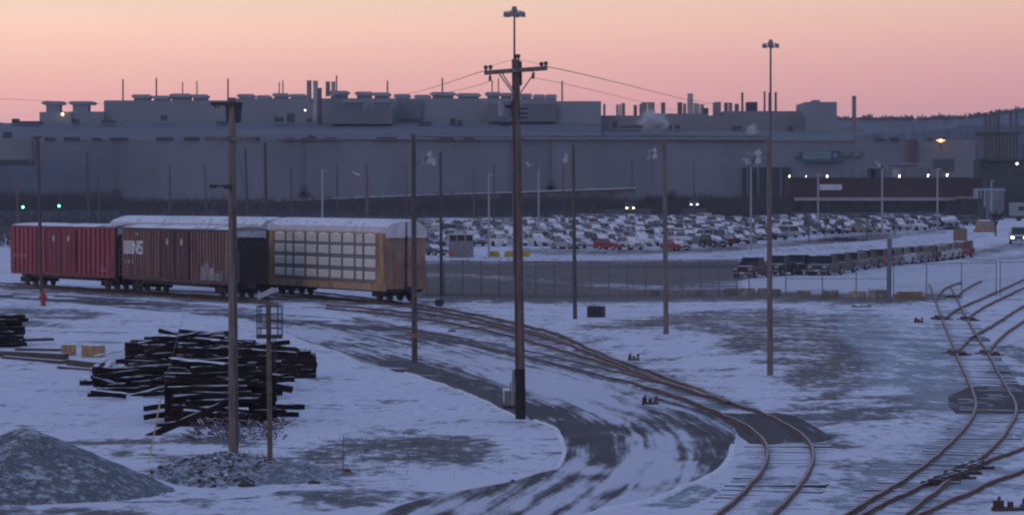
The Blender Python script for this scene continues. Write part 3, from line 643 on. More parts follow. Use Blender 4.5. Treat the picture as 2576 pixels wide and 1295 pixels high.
# ------------------------------------------------------------------ poles
WOOD = mat('weathered pole wood', (.15, .118, .112), .85, 0, 3, .35, (6, 6, .35), bump=.25, col2=(.23, .185, .175))
WOODD = mat('dark pole wood', (.085, .072, .072), .9, 0, 3, .4, (6, 6, .35), bump=.2)
WOODR = mat('reddish pole wood', (.115, .075, .067), .85, 0, 3, .4, (6, 6, .3), bump=.25, col2=(.19, .138, .122))
BUTT = mat('creosoted butt', (.012, .010, .011), .8, 0, 3, .4)
GREY = mat('dull galvanised steel', (.20, .21, .24), .5, .3, 5, .2); PALE = mat('pale painted steel', (.29, .29, .33), .5, .1, 2, .1)
LAMPW = mat('snow dusted lamp housing', (.36, .38, .44), .4, 0, 4, .15, snow=.5); BLK = mat('black fittings', (.025, .025, .03), .6, 0, 5, .3)
def pole(name, bx, by, tx, ty, wpx, label, m=WOOD, Y=None, cat='utility pole', group='poles around the yard', taper=.72, butt=None):
    b = gp(bx, by) if Y is None else Vector(((bx - CX) * Y / F, Y, zprof(Y)))
    if Y is None or Y < 300: b.z = ghz(b.x, b.y)
    t_ = pt(tx, ty, b.y)
    t = thing(name, label, cat, b, 0, group)
    d = t_ - b; r = wpx * px(b.y) / 2
    if butt:
        c = d * butt
        MB().tube((0, 0, -.4), c, r * 1.02, r * .97, 12).build('pole_butt', BUTT, t)
        MB().tube(c, d, r * .95, r * taper, 12).build('pole', m, t)
    else:
        MB().tube((0, 0, -.4), d, r, r * taper, 10).build('pole', m, t)
    return t, b, t_
def floodlight(t, b, tip, dx, dz, s=.55, mirrored=False, n=2):
    """lamp arm and housings hung from the pole; dx sideways offset, dz below the top"""
    a = tip - b; a = a + Vector((0, 0, dz)); e = a + Vector((dx, -.15, .05))
    MB().tube(a, e, .035, .03, 6).tube(a + Vector((0, 0, -.45)), e, .025, .025, 6).build('lamp_arm', GREY, t)
    for k in range(n):
        sg = -1 if k else 1
        c = e + Vector((sg * s * .55, -.1, -.05 * k))
        h = MB().box(c, (s, .42, .2), M=Matrix.Rotation(sg * -.55, 3, 'Y'))
        h.tube(c + Vector((0, 0, -.1)), c + Vector((0, 0, -.42)), .12, .17, 8)
        h.build('floodlight', LAMPW if k == 0 else GREY, t)
t, b, tp_ = pole('utility_pole', 1310, 1053, 1297, 150, 27, 'tall reddish utility pole with double crossarm, in the centre beside the grey cabinet', WOODR, taper=.75, butt=.14)
# crossarm group of the central pole
s_ = px(b.y)
def off(vx, vy, dy=0.0): return pt(vx, vy, b.y) - b + Vector((0, dy, 0))
for dy in (-.24, .24): MB().box((off(1218, 184, dy) + off(1377, 172, dy)) / 2, ((off(1377, 172) - off(1218, 184)).length, .1, .13), M=Matrix.Rotation(math.atan2(12, 159) * -1, 3, 'Y')).build('crossarm', WOOD, t)
for p_, q_ in (((1255, 187), (1294, 240)), ((1263, 186), (1296, 236)), ((1345, 184), (1305, 240))): MB().tube(off(*p_, -.3), off(*q_, -.2), .025, .025, 5).build('arm_brace', GREY, t)
INS = mat('brown porcelain', (.09, .06, .06), .35, 0, 5, .2)
for vx, vy in ((1222, 180), (1234, 179), (1362, 171), (1373, 170), (1297, 152), (1304, 152)):
    MB().lathe(off(vx, vy), [(.02, 0), (.03, .06), (.075, .08), (.05, .11), (.085, .14), (.05, .18), (.03, .2)], 8).build('insulator', INS, t)
for vx, vy in ((1233, 190), (1341, 184)): MB().lathe(off(vx, vy + 16, -.28), [(.03, 0), (.05, .05), (.05, .16), (.025, .2)], 8).tube(off(vx, vy + 6, -.28), off(vx, vy - 6, -.2), .02, .02, 5).build('hanging_insulator', INS, t)
MB().tube(off(1306, 155, -.02), off(1306, 215, .1), .09, .1, 8).build('pole_top_pin', WOODD, t)
for i_, (vx, dy) in enumerate(((1262, -.1), (1282, .25))):
    c = MB().lathe(off(vx, 293, dy), [(.02, -.02), (.125, 0), (.125, .46), (.135, .47), (.135, .5), (.06, .54), (.02, .55)], 12); o = c.build('transformer', mat('grey transformer can', (.24, .26, .30), .45, .2, 3, .15), t, smooth=False)
    MB().tube(off(vx, 250, dy), off(vx, 240, dy), .03, .02, 6).build('bushing', INS, o)
MB().box(off(1283, 268, .1), (.5, .08, .08)).build('transformer_bracket', BLK, t)
for vy in (274, 286, 297): MB().box(off(1316, vy, -.1), (.34, .07, .05)).build('bracket', BLK, t)
MB().box(off(1268, 311, -.15), (.3, .2, .05)).tube(off(1262, 312, -.15), off(1330, 311, -.1), .02, .02, 5).build('service_bracket', BLK, t)
MB().tube(off(1292, 930, -.05), off(1290, 1020, -.05), .05, .05, 8).tube(off(1284, 960, -.05), off(1284, 985, -.05), .025, .025, 6).build('conduit', GREY, t)
MB().tube(off(1290, 250, -.18), off(1299, 930, -.2), .018, .018, 5).build('riser_cable', BLK, t)
# left foreground pole with transformers
t, b, tp_ = pole('utility_pole', 587, 1150, 584, 246, 26, 'tall foreground pole with dark transformers at its top, in front of the brown boxcar', WOOD, taper=.72)
for vx, dy in ((577, .05), (598, .05)): MB().lathe(off(vx, 308, dy), [(.02, -.02), (.10, 0), (.125, .42), (.13, .5), (.07, .54), (.02, .55)], 12).build('transformer', mat('dark transformer can', (.035, .04, .05), .5, .1, 3, .2), t)
MB().box(off(572, 262, -.15), (.9, .1, .1)).build('crossarm', BLK, t)
for vx in (543, 551): MB().tube(off(vx, 262, -.15), off(vx, 274, -.15), .03, .025, 6).build('insulator', INS, t)
MB().box(off(580, 350, -.18), (1.45, .09, .11)).build('crossarm', mat('greyed crossarm wood', (.13, .125, .12), .85, 0, 4, .3), t)
for a_, c_ in (((618, 352), (592, 392)), ((545, 352), (578, 392))): MB().tube(off(*a_, -.22), off(*c_, -.14), .02, .02, 5).build('arm_brace', GREY, t)
MB().tube(off(530, 466, -.1), off(586, 471, -.1), .025, .025, 6).box(off(537, 469, -.1), (.2, .12, .1)).box(off(574, 470, -.12), (.2, .14, .12)).build('cable_arm', BLK, t)
MB().tube(off(592, 520, -.15), off(598, 1120, -.16), .02, .02, 5).build('riser_cable', BLK, t)
P4 = [('utility_pole', 1043, 910, 1040, 338, 15, 'bare wooden pole with orange band near its foot, just right of the tan autorack', WOODD),
      ('utility_pole', 1676, 855, 1671, 354, 14, 'bare wooden pole on the snow bank between the dark crate and the grassy rise', WOOD),
      ('utility_pole', 1938, 948, 1934, 343, 16, 'thick wooden pole below the grassy rise, in front of the tall lamp mast', WOOD),
      ('utility_pole', 1447, 803, 1442, 364, 11, 'bare wooden pole standing just left of the dark crate on the snow', WOODD),
      ('utility_pole', 1111, 746, 1108, 382, 9, 'thin dark pole by the small round drum on the snow', WOODD)]
for i_, a in enumerate(P4):
    t, b, tp_ = pole(*a)
    if i_ == 0:
        floodlight(t, b, tp_, .62, -.95, .2)
        MB().tube((tp_ - b) * .105, (tp_ - b) * .125, 7.6 * px(b.y), 7.6 * px(b.y), 12).build('orange_band', mat('orange band', (.36, .14, .05), .7), t)
    if i_ in (1, 2): floodlight(t, b, tp_, -.62, -.55 if i_ == 1 else -.75, .2 if i_ == 1 else .27)
    if i_ == 3: floodlight(t, b, tp_, -.55, -.7, .2, n=1)
    if i_ == 4: floodlight(t, b, tp_, -.55, -.6, .2, n=1)
pole('utility_pole', 671, 752, 667, 358, 10, 'dark pole behind the gap between the brown boxcar and the tan autorack', WOODD, Y=278)
pole('utility_pole', 104, 737, 96, 344, 10, 'pole standing in front of the left red boxcar beside the dark gantry end', WOODD)
for bx, tx, ty, wpx, Y, m, lb in ((629, 617, 375, 7, 345, WOODD, 'thin dark pole leaning slightly, behind the second autorack roof'), (226, 219, 380, 7, 400, WOODD, 'thin dark pole behind the right half of the red boxcar'), (250, 248, 438, 6, 470, WOODD, 'short dark pole at the edge of the dark scrub behind the red boxcar'),
        (47, 42, 448, 6, 440, WOODR, 'short brown pole behind the left end of the red boxcar'), (428, 427, 416, 6, 520, WOODD, 'thin dark pole before the grey ramp wall, left of its neighbour'), (519, 516, 416, 5, 560, WOODD, 'thin dark pole just left of the foreground transformer pole'),
        (733, 733, 424, 5, 600, WOODD, 'thin dark pole above the left end of the tan autorack roof'), (848, 848, 414, 4, 690, WOODD, 'faint thin pole above the middle of the tan autorack'), (1023, 1022, 416, 4, 640, WOODD, 'faint pole just left of the bare pole by the autorack end'),
        (1192, 1192, 418, 4, 690, WOODD, 'faint thin pole before the ramp wall, third to the left of the central pole'), (1243, 1243, 414, 5, 600, WOODD, 'thin dark pole nearest on the left of the tall central pole'), (1590, 1590, 404, 4, 690, WOODD, 'faint thin pole at the high end of the ramp wall'),
        (1745, 1745, 408, 4, 690, WOODD, 'faint thin pole right of the big bare bush'), (1418, 1416, 415, 4, 640, WOODD, 'faint thin pole left of the pole beside the crate'), (1290, 1290, 430, 4, 660, WOODD, 'faint thin pole almost hidden behind the tall central pole')):
    pole('utility_pole', bx, 0, tx, ty, wpx, lb, m, Y=Y)
t, b, tp_ = pole('street_lamp', 926, 0, 922, 412, 9, 'brown lamp pole with a pale lamp on its left arm, above the autorack roof', WOODR, Y=430, cat='street lamp')
e_ = pt(897, 438, b.y) - b; a_ = pt(922, 446, b.y) - b
MB().tube(a_, e_, .05, .04, 6).build('lamp_arm', GREY, t); MB().box(e_ + Vector((0, 0, .02)), (1.0, .4, .2), M=Matrix.Rotation(.4, 3, 'Y')).build('lamp_head', LAMPW, t)
for bx, ty, wpx, Y, lb in ((811, 428, 6, 500, 'pale thin lamp post above the tan autorack roof'), (1230, 440, 6, 416, 'pale lamp post rising by the yellow blocks at the lot entrance'), (1355, 420, 6, 560, 'pale lamp post in the lot just right of the tall central pole'),
        (1889, 414, 6, 470, 'pale lamp post at the lot corner just left of the thick wooden pole'), (2058, 438, 6, 600, 'pale lamp post in the lot in front of the white panel on the brick building'), (2219, 420, 6, 560, 'pale lamp post in front of the middle of the brick building'),
        (2358, 425, 6, 600, 'pale lamp post in front of the right part of the brick building'), (2494, 455, 6, 600, 'bluish lamp post beside the gatehouse at the far right')):
    t, b, tp_ = pole('lamp_post', bx, 0, bx, ty, wpx, lb, PALE, Y=Y, cat='lamp post', group='pale lamp posts in the parking lot', taper=.7)
    u_ = tp_ - b
    if bx in (1355, 1889, 2219):
        for sg, yy in ((-1, .5), (1, -.1)):
            c = u_ + Vector((sg * (.75 if bx == 1355 else .6) - (.9 if bx == 1355 else 0), -.1, .25 + yy * .5))
            MB().tube(u_, c, .04, .04, 5).box(c, (1.1, .55, .22), M=Matrix.Rotation(.6 if sg < 0 else -.3, 3, 'Y')).tube(c, c + Vector((.1, 0, -.5)), .18, .22, 8).build('floodlight', LAMPW if sg < 0 else GREY, t)
        MB().box(u_ + Vector((-.4 if bx == 1355 else 0, 0, .1)), (.3, .3, .6)).build('lamp_bracket', BLK, t)
    else: MB().box(u_ + Vector((.2, 0, .0)), (.6, .3, .12)).build('lamp_head', LAMPW, t)
def high_mast(vx, vy, Y, label, wpx):
    b = Vector(((vx - CX) * Y / F, Y, zprof(Y))); hh = pt(vx, vy, Y).z - b.z
    t = thing('high_mast_light', label, 'light mast', b, 0, 'high mast lights')
    MB().tube((0, 0, 0), (0, 0, hh), wpx * px(Y) / 2 * 1.3, wpx * px(Y) / 2 * .8, 10).build('mast', mat('brown grey mast', (.10, .085, .09), .6, .1, 2, .2), t)
    MB().tube((0, 0, hh - .1), (0, 0, hh + .3), .30, .30, 10).box((0, 0, hh + .42), (.42, .42, .22)).build('head_frame', GREY, t)
    for k in range(6):
        an = PI * k / 3 + .2; c = Vector((math.cos(an) * .86, math.sin(an) * .86, hh - .22))
        MB().tube((0, 0, hh + .1), c + Vector((0, 0, .3)), .03, .03, 5).tube(c + Vector((0, 0, .25)), c + Vector((0, 0, -.22)), .15, .2, 10).build('lamp', GREY, t)
high_mast(1294, 32, 330, 'tall high mast light rising from behind the top of the central pole', 6); high_mast(1938, 112, 420, 'tall high mast light rising behind the thick wooden pole on the right', 6)
def wire(pts, r, label):
    P = [pt(*q) for q in pts]; t = MB(); C = catmull(P, 8)
    o = t.path(C, r, 4).build('power_line', mat('wire', (.05, .045, .05), .7), None); tag(o, label, 'power line', 'overhead power lines'); return o
Yc = gp(1310, 1053).y
wire([(1222, 178, Yc), (1180, 191, 135), (1110, 214, 185), (1040, 234, 250), (940, 256, 380)], .014, 'wire running left from the crossarm end of the central pole')
wire([(1373, 168, Yc), (1450, 184, 125), (1560, 210, 165), (1680, 240, 225), (1735, 252, 270), (1900, 280, 420)], .016, 'upper wire running right from the crossarm of the central pole')
wire([(1341, 196, Yc), (1440, 216, 125), (1560, 244, 175), (1700, 278, 270)], .009, 'lower thin wire running right from the central pole')
wire([(1233, 205, Yc), (1180, 221, 130), (1090, 242, 190)], .009, 'lower thin wire running left from the central pole')
wire([(1300, 150, Yc), (1255, 160, Yc), (1222, 177, Yc)], .008, 'short jumper wire from the pole top to the left crossarm end'); wire([(1304, 150, Yc), (1340, 158, Yc), (1373, 168, Yc)], .008, 'short jumper wire from the pole top to the right crossarm end')
wire([(-200, 240, 330), (0, 249, 350), (110, 254, 365), (300, 265, 400)], .02, 'faint wire against the sky above the left roof vents')
wire([(584, 268, gp(587, 1150).y), (625, 500, 130), (690, 566, 165), (790, 620, 230)], .010, 'slanting service wire from the foreground pole down past the autorack')
wire([(1108, 480, 262), (1150, 528, 280), (1200, 550, 330)], .02, 'slanting guy wire from the thin pole right of the autorack')

# guy wire with its yellow guard
b = gp(371, 1164); t = thing('guy_wire', 'guy wire with a pale yellow guard rising from the snow left of the timber pile', 'guy wire', b)
g1 = pt(404, 1000, b.y + .3) - b; MB().tube((0, 0, -.1), g1, .02, .02, 8).build('guy_guard', mat('yellowed plastic', (.45, .38, .20), .6), t)
MB().tube(g1, pt(584, 350, gp(587, 1150).y) - b, .006, .006, 4).build('wire', GREY, t)
b = gp(862, 1187); t = thing('snow_marker', 'thin red brown marker stick in the snowy grass patch', 'marker stick', b)
MB().tube((0, 0, -.1), pt(864, 1094, b.y) - b, .016, .012, 6).build('stick', mat('red brown stick', (.16, .07, .06), .8), t); MB().sphere((.12, -.1, .04), .09, 7, 5, (1.2, 1, .8)).build('base', mat('rusty base', (.16, .06, .05), .8), t)

# ------------------------------------------------------------------ signal mast with platform
b = gp(679, 1165); s_ = px(b.y); t = thing('signal_mast', 'thin rusty mast with a railed platform and snowy lamp on top, before the timber pile', 'signal mast', b)
MB().tube((0, 0, -.2), off(675, 750), .075, .068, 10).build('mast', mat('rusty mast steel', (.12, .095, .075), .75, .1, 6, .45, (1, 1, .5)), t)
MB().box(off(678, 846), (.70, .62, .10)).build('platform', BLK, t)
for vx in (647, 655, 699, 709):
    for dy in (-.28, .28): MB().tube(off(vx, 843, dy), off(vx, 770, dy), .012, .012, 5).build('railing_post', BLK, t)
for vy in (770, 790, 808, 825):
    for dy in (-.28, .28): MB().tube(off(647, vy, dy), off(709, vy, dy), .011 if vy > 770 else .016, .011, 5).build('railing_bar', BLK, t)
MB().tube(off(686, 850, .1), off(688, 925, .1), .015, .015, 5).tube(off(692, 850, .1), off(693, 925, .1), .015, .015, 5).build('ladder', BLK, t)
MB().box(off(664, 815), (.10, .10, .28)).build('junction_box', mat('pale greenish box', (.35, .42, .42), .6), t)
o = MB().box(off(668, 738, 0), (.5, .25, .14), M=Matrix.Rotation(-.45, 3, 'Y')).box(off(690, 731, .05), (.2, .2, .12), M=Matrix.Rotation(-.3, 3, 'Y')).build('lamp_head', LAMPW, t)
MB().box(off(672, 750), (.18, .15, .1)).build('lamp_mount', BLK, t)

# grey cabinet at the foot of the central pole, hydrant, crate, drum, small debris
b = gp(1283, 1026); b.z = ghz(b.x, b.y); t = thing('electrical_cabinet', 'grey cabinet with snowy lid and yellow side, left of the central pole', 'cabinet', b)
MB().box((0, 0, .05), (.48, .5, .1)).build('plinth', BLK, t); MB().box((.0, 0, .36), (.40, .42, .52)).build('housing', mat('green grey cabinet', (.15, .17, .17), .55, 0, 4, .2), t)
MB().box((.12, -.225, .36), (.12, .02, .40)).build('yellow_panel', mat('yellow panel', (.35, .28, .05), .6), t)
MB().box((-.02, 0, .655), (.46, .48, .07)).box((-.215, -.1, .42), (.035, .3, .40)).build('snow_cap', mat('cap snow', SNOW, .85, nscale=6, namt=.1), t)
b = gp(108, 769); t = thing('fire_hydrant', 'red hydrant post at the foot of the left pole before the red boxcar', 'hydrant', b)
HR = mat('red hydrant paint', (.34, .045, .045), .5, 0, 5, .2)
MB().lathe((0, 0, -.05), [(.24, 0), (.24, .08), (.17, .1), (.17, .72), (.21, .74), (.21, .8), (.17, .84), (.14, .95), (.06, 1.05), (.05, 1.18)], 12).build('barrel', HR, t)
for sg in (-1, 1): MB().tube((sg * .15, 0, .55), (sg * .28, 0, .55), .08, .09, 8).build('outlet', HR, t)
MB().tube((0, -.15, .5), (0, -.28, .5), .1, .11, 8).build('outlet', HR, t)
b = gp(1500, 797); b.z = ghz(b.x, b.y); t = thing('wooden_crate', 'dark open wooden crate lying on the snow bank right of a bare pole', 'crate', b, -.25)
CR = mat('black stained wood', (.028, .03, .036), .8, 0, 4, .3, snow=.3)
for k in range(4): MB().box((0, -.4, .1 + k * .17), (.95, .04, .15)).build('plank', CR, t)
MB().box((-.46, 0, .34), (.05, .8, .66)).box((.46, 0, .34), (.05, .8, .66)).box((0, .4, .34), (.95, .05, .66)).box((0, 0, .05), (.9, .78, .06)).build('frame', CR, t)
b = gp(1105, 770); b.z = ghz(b.x, b.y); t = thing('cable_drum', 'small dark round drum standing on the snow near the autorack end', 'cable drum', b, .5)
MB().tube((0, -.16, .26), (0, -.10, .26), .27, .27, 16).tube((0, .1, .26), (0, .16, .26), .27, .27, 16).build('flange', CR, t); MB().tube((0, -.1, .26), (0, .1, .26), .16, .16, 12).build('core', CR, t)
def rock(vx, vy, r, label, m=None, sq=(1.3, 1, .7), seed=1):
    b = gp(vx, vy); b.z = ghz(b.x, b.y); o = MB().sphere((0, 0, r * .3), r, 9, 6, sq, .22, random.Random(seed)).build('rock', m or mat('dark rubble', (.06, .055, .055), .9, 0, 5, .4, snow=.4), None)
    o.location = b; return tag(o, label, 'rock')
rock(1137, 834, .16, 'small brown lump lying between the tracks', None, (1.4, 1, .6)); rock(2168, 772, .3, 'dark flat lump on the snow below the concrete blocks', None, (2.2, 1.2, .35), 3)

# ------------------------------------------------------------------ timber pile of old sleepers, each one an object
TIE = [mat('creosoted timber', (.012, .0095, .010), .9, 0, 2, .45, (.6, 4, 4), snow=.46, spec=.1, bump=.2, snowscale=1.2), mat('brownish old timber', (.022, .014, .0135), .9, 0, 2, .5, (.6, 4, 4), snow=.28, spec=.1, bump=.2, snowscale=1.2), mat('snowy old timber', (.015, .0125, .013), .9, 0, 2, .4, (.6, 4, 4), snow=.72, spec=.1, bump=.2, snowscale=.9)]
rt = random.Random(21)
TIEM = []
for i, (l, wd, hg) in enumerate(((2.6, .24, .18), (2.5, .25, .2), (2.1, .23, .17), (3.1, .26, .2), (1.3, .24, .18), (2.6, .23, .18))):
    m = MB(); n = 5
    for a in range(n):
        x0 = -l / 2 + l * a / n; x1 = x0 + l / n
    M_ = bmesh.new(); bmesh.ops.create_cube(M_, size=1)
    bmesh.ops.scale(M_, vec=(l, wd, hg), verts=M_.verts); bmesh.ops.bevel(M_, geom=list(M_.edges), offset=.015, segments=1, affect='EDGES')
    bmesh.ops.subdivide_edges(M_, edges=[e for e in M_.edges if e.calc_length() > 1], cuts=5)
    for v in M_.verts: v.co += Vector((0, rt.uniform(-.012, .012), rt.uniform(-.012, .012)))
    me_ = bpy.data.meshes.new('sleeper'); M_.to_mesh(me_); M_.free()
    me_.materials.append(TIE[2 if i >= 4 else (1 if i in (1, 3) else 0)]); TIEM.append(me_)
def tie(loc, rz, pitch=0.0, roll=0.0, k=None, label=None, group='old sleepers dumped in the timber pile'):
    o = bpy.data.objects.new('old_sleeper', TIEM[rt.randrange(6) if k is None else k]); COL.objects.link(o)
    o.location = loc; o.rotation_euler = (roll, pitch, rz); return tag(o, label, 'sleeper', group)
LOBES = [  # centre (photo point on the ground), half length x, half depth y, layers, angle, label
    ((562, 1052), 1.72, 3.8, 9, .10, 'dark sleeper tumbled in the near half of the timber pile', 3.0),
    ((572, 985), 1.85, 4.5, 8, .02, 'dark sleeper stacked in the middle of the timber pile', 3.0),
    ((488, 925), 2.65, 5.0, 7, -.05, 'dark sleeper stacked at the back of the timber pile', 5.0),
    ((350, 972), 1.1, 4.5, 4, .25, 'snow dusted sleeper scattered at the left end of the timber pile', 2.4)]
tc_ = 0
for (cxy, hx, hy, nl, an, lb, dstep) in LOBES:
    c = gp(*cxy)
    for lay in range(nl):
        sh = 1 - .055 * lay
        y = -hy * sh
        while y < hy * sh:
            x = -hx * sh + 1.3 * 1
            xs = [0.0] if hx < 1.6 else ([-hx * sh + 1.2, hx * sh - 1.2] if hx < 2.6 else [-hx * sh + 1.25, 0, hx * sh - 1.25])
            for x in xs:
                # hidden middles are left out: keep the skin of the heap
                if abs(y) < hy * sh - 1.3 and lay < nl - 2 and abs(x) < hx * sh - 1.4: continue
                if y > .5 and lay < nl - 3: continue
                if rt.random() < .10: continue
                jx = rt.gauss(0, .2); tie(c + Vector((x + jx, y + rt.uniform(-.3, .3), .10 + lay * .205 + rt.uniform(-.02, .05))), an + rt.gauss(0, .16) * (2.2 if rt.random() < .2 else 1), rt.gauss(0, .07) * (2 if rt.random() < .15 else 1), rt.gauss(0, .14), None, lb); tc_ += 1
            y += dstep * rt.uniform(.34, .52)
# a dark core so that no sky shows through the heap is real timber too: inner course of sleepers
for (cxy, hx, hy, nl, an, lb, dstep) in LOBES[:3]:
    c = gp(*cxy)
    for lay in range(nl - 1):
        for y in (-hy * .55, -hy * .1):
            for x in ((-hx + 1.5, hx - 1.5) if hx < 2.6 else (-hx + 1.5, 0, hx - 1.5)):
                tie(c + Vector((x, y, .1 + lay * .205)), an + rt.gauss(0, .05), 0, 0, 3, lb)
def tie_px(v0, v1, z0, z1, k, label, dy=0.0):
    a = gp(*v0); e = gp(*v1); a.z = z0; e.z = z1; e.y = a.y + dy; d = e - a; o = tie((a + e) / 2, math.atan2(d.y, d.x), -math.atan2(d.z, math.hypot(d.x, d.y)), 0, k, label); return o
tie_px((405, 1094), (560, 1094), .12, .95, 3, 'long sloping timber with a snowy top at the near left foot of the pile')
tie_px((360, 1062), (520, 1062), .15, .55, 2, 'sloping snow topped timber just behind the near left foot of the pile')
tie_px((365, 1034), (450, 1034), .10, .25, 4, 'short dark timber poking out of the left side of the near pile')
tie_px((240, 1000), (300, 994), .09, .09, 4, 'lone short timber lying on the snow left of the pile'); tie_px((197, 968), (290, 966), .09, .12, 4, 'flat snowy timber at the left foot of the pile')
tie_px((360, 1000), (450, 996), .12, .2, 4, 'dark timber lying along the left foot of the pile'); tie_px((660, 1000), (735, 990), .3, .35, 4, 'dark timber jutting right from the pile behind the mast')
tie_px((690, 1030), (750, 1028), .1, .1, 4, 'timber jutting farthest right from the foot of the pile'); tie_px((680, 1050), (728, 1048), .1, .1, 4, 'short timber lying at the right foot of the pile'); tie_px((665, 1010), (732, 1004), .75, .80, 4, 'dark timber end sticking out right at mid height of the pile')
tie_px((385, 985), (425, 985), 1.55, 1.75, 4, 'short timber tilted on the top left edge of the back pile')
tie_px((395, 980), (528, 980), 1.52, 1.6, 3, 'long timber lying along the very top of the back pile')
for k_ in range(16):
    q_ = gp(rt.uniform(262, 440), rt.uniform(905, 1010)); tie(q_ + Vector((0, 0, rt.uniform(.08, .45))), rt.gauss(.2, .6), rt.gauss(0, .15), rt.gauss(0, .2), rt.choice((2, 4, 4, 5)), 'snow dusted sleeper lying askew at the left side of the timber pile')
for k_ in range(12):
    q_ = gp(rt.uniform(440, 690), rt.uniform(960, 1070)); tie(q_ + Vector((0, 0, rt.uniform(1.2, 1.95))), rt.gauss(.1, .35), rt.gauss(0, .1), rt.gauss(0, .2), rt.choice((0, 1, 2, 5)), 'dark sleeper lying crooked on top of the timber pile')
# neat stack on the right
c = gp(715, 950)
for i in range(6):
    for j in range(4):
        tie(c + Vector((.05 * rt.uniform(-1, 1), -.6 + j * .5, .1 + i * .19)), .02, 0, 0, 1 if i < 5 else 2, 'dark sleeper in the neat low stack right of the timber pile', 'sleepers in the neat stack')
# left pile of dark timber with rusty ends
c = gp(20, 872)
for i in range(8):
    for j in range(3):
        tie(c + Vector((-.5 + rt.gauss(0, .12) - .05 * i, -.8 + j * .8, .1 + i * .2)), .06 + rt.gauss(0, .08), 0, 0, None, 'dark timber in the stack cut by the left edge', 'timbers stacked at the left edge')
PLK = mat('grey brown plank', (.075, .055, .05), .85, 0, 3, .4, (.5, 4, 4), snow=.8); TANW = mat('fresh tan wood', (.33, .23, .12), .8, 0, 4, .3, (3, 3, 1), snow=.5)
def plank(v0, v1, z, wd, hg, label, m=PLK):
    a = gp(*v0); e = gp(*v1); a.z = e.z = z; d = e - a
    o = MB().box((0, 0, 0), (d.length, wd, hg)).build('plank', m, None); o.location = (a + e) / 2; o.rotation_euler = (0, 0, math.atan2(d.y, d.x)); tag(o, label, 'plank', 'planks lying in the snow')
plank((-40, 896), (165, 906), .16, .35, .28, 'thick dark plank behind the others at the left edge'); plank((10, 902), (160, 914), .06, .3, .14, 'lower snowy plank in front of the thick one at the left edge')
plank((40, 882), (150, 884), .08, .3, .12, 'thin plank right behind the thick plank at the left'); plank((60, 866), (132, 864), .22, .3, .14, 'plank tip poking right from the left timber stack'); plank((175, 918), (255, 928), .14, .35, .26, 'red brown plank between the long planks and the timber pile')
plank((150, 926), (250, 934), .05, .3, .1, 'low snowy plank in front of the red brown plank')
def wood_block(v0, wd, hg, dp, label, rz=0.0):
    b = gp(*v0); t = thing('timber_bundle', label, 'wood bundle', b, rz, 'bundles of tan wood')
    for i in range(3): MB().box((-wd / 3 + wd / 3 * i, 0, hg / 2), (wd / 3 - .02, dp, hg - .02 * i)).build('board', TANW, t)
    MB().box((0, 0, hg + .01), (wd * .98, dp * .98, .05)).build('snow_cap', MATS['cap snow'], t)
wood_block((172, 893), .70, .50, .7, 'tan bundle of sawn boards, left of its darker neighbour', .1); wood_block((234, 898), .95, .55, .6, 'dark tan bundle of boards beside the timber pile', -.25)
plank((200, 858), (300, 862), .5, 1.2, .05, 'broad pale sheet lying behind the tan bundles', mat('pale sheet', (.36, .37, .38), .8, 0, 3, .2, snow=.4))
for k, (a, e, z) in enumerate((((238, 912), (300, 900), .3), ((245, 922), (298, 916), .12), ((232, 940), (262, 915), .2), ((262, 938), (276, 918), .15))): plank(a, e, z, .22, .05, ['pale broken board leaning on the dark tan bundle', 'pale broken board flat at the pile edge', 'short snowy board propped at the left of the pile', 'narrow snowy board propped at the left of the pile'][k], mat('pale broken wood', (.34, .31, .27), .85, 0, 5, .4, snow=.5))
# scrap twigs and reddish rubbish before the pile: nobody could count it
mb = MB(); rs = random.Random(14)
for k in range(420):
    b = gp(rs.uniform(480, 715), rs.uniform(1058, 1108)); mb.k = rs.choice((0, 0, 1, 2)); l = rs.uniform(.08, .45); d = Vector((rs.gauss(0, 1), rs.gauss(0, 1), rs.uniform(0, .7))).normalized() * l
    b.z = rs.uniform(0, .28) * max(0, 1 - abs(b.y - 113) / 6); mb.tube(b, b + d, .022, .012, 4)
tag(mb.build('wood_scrap', [mat('dark scrap', (.04, .03, .03), .9, snow=.4), mat('red brown scrap', (.15, .045, .045), .85), mat('snowy scrap', (.16, .15, .17), .85, snow=.5)], None), 'scatter of red brown splinters and scrap wood at the foot of the timber pile', 'wood scrap', kind='stuff')

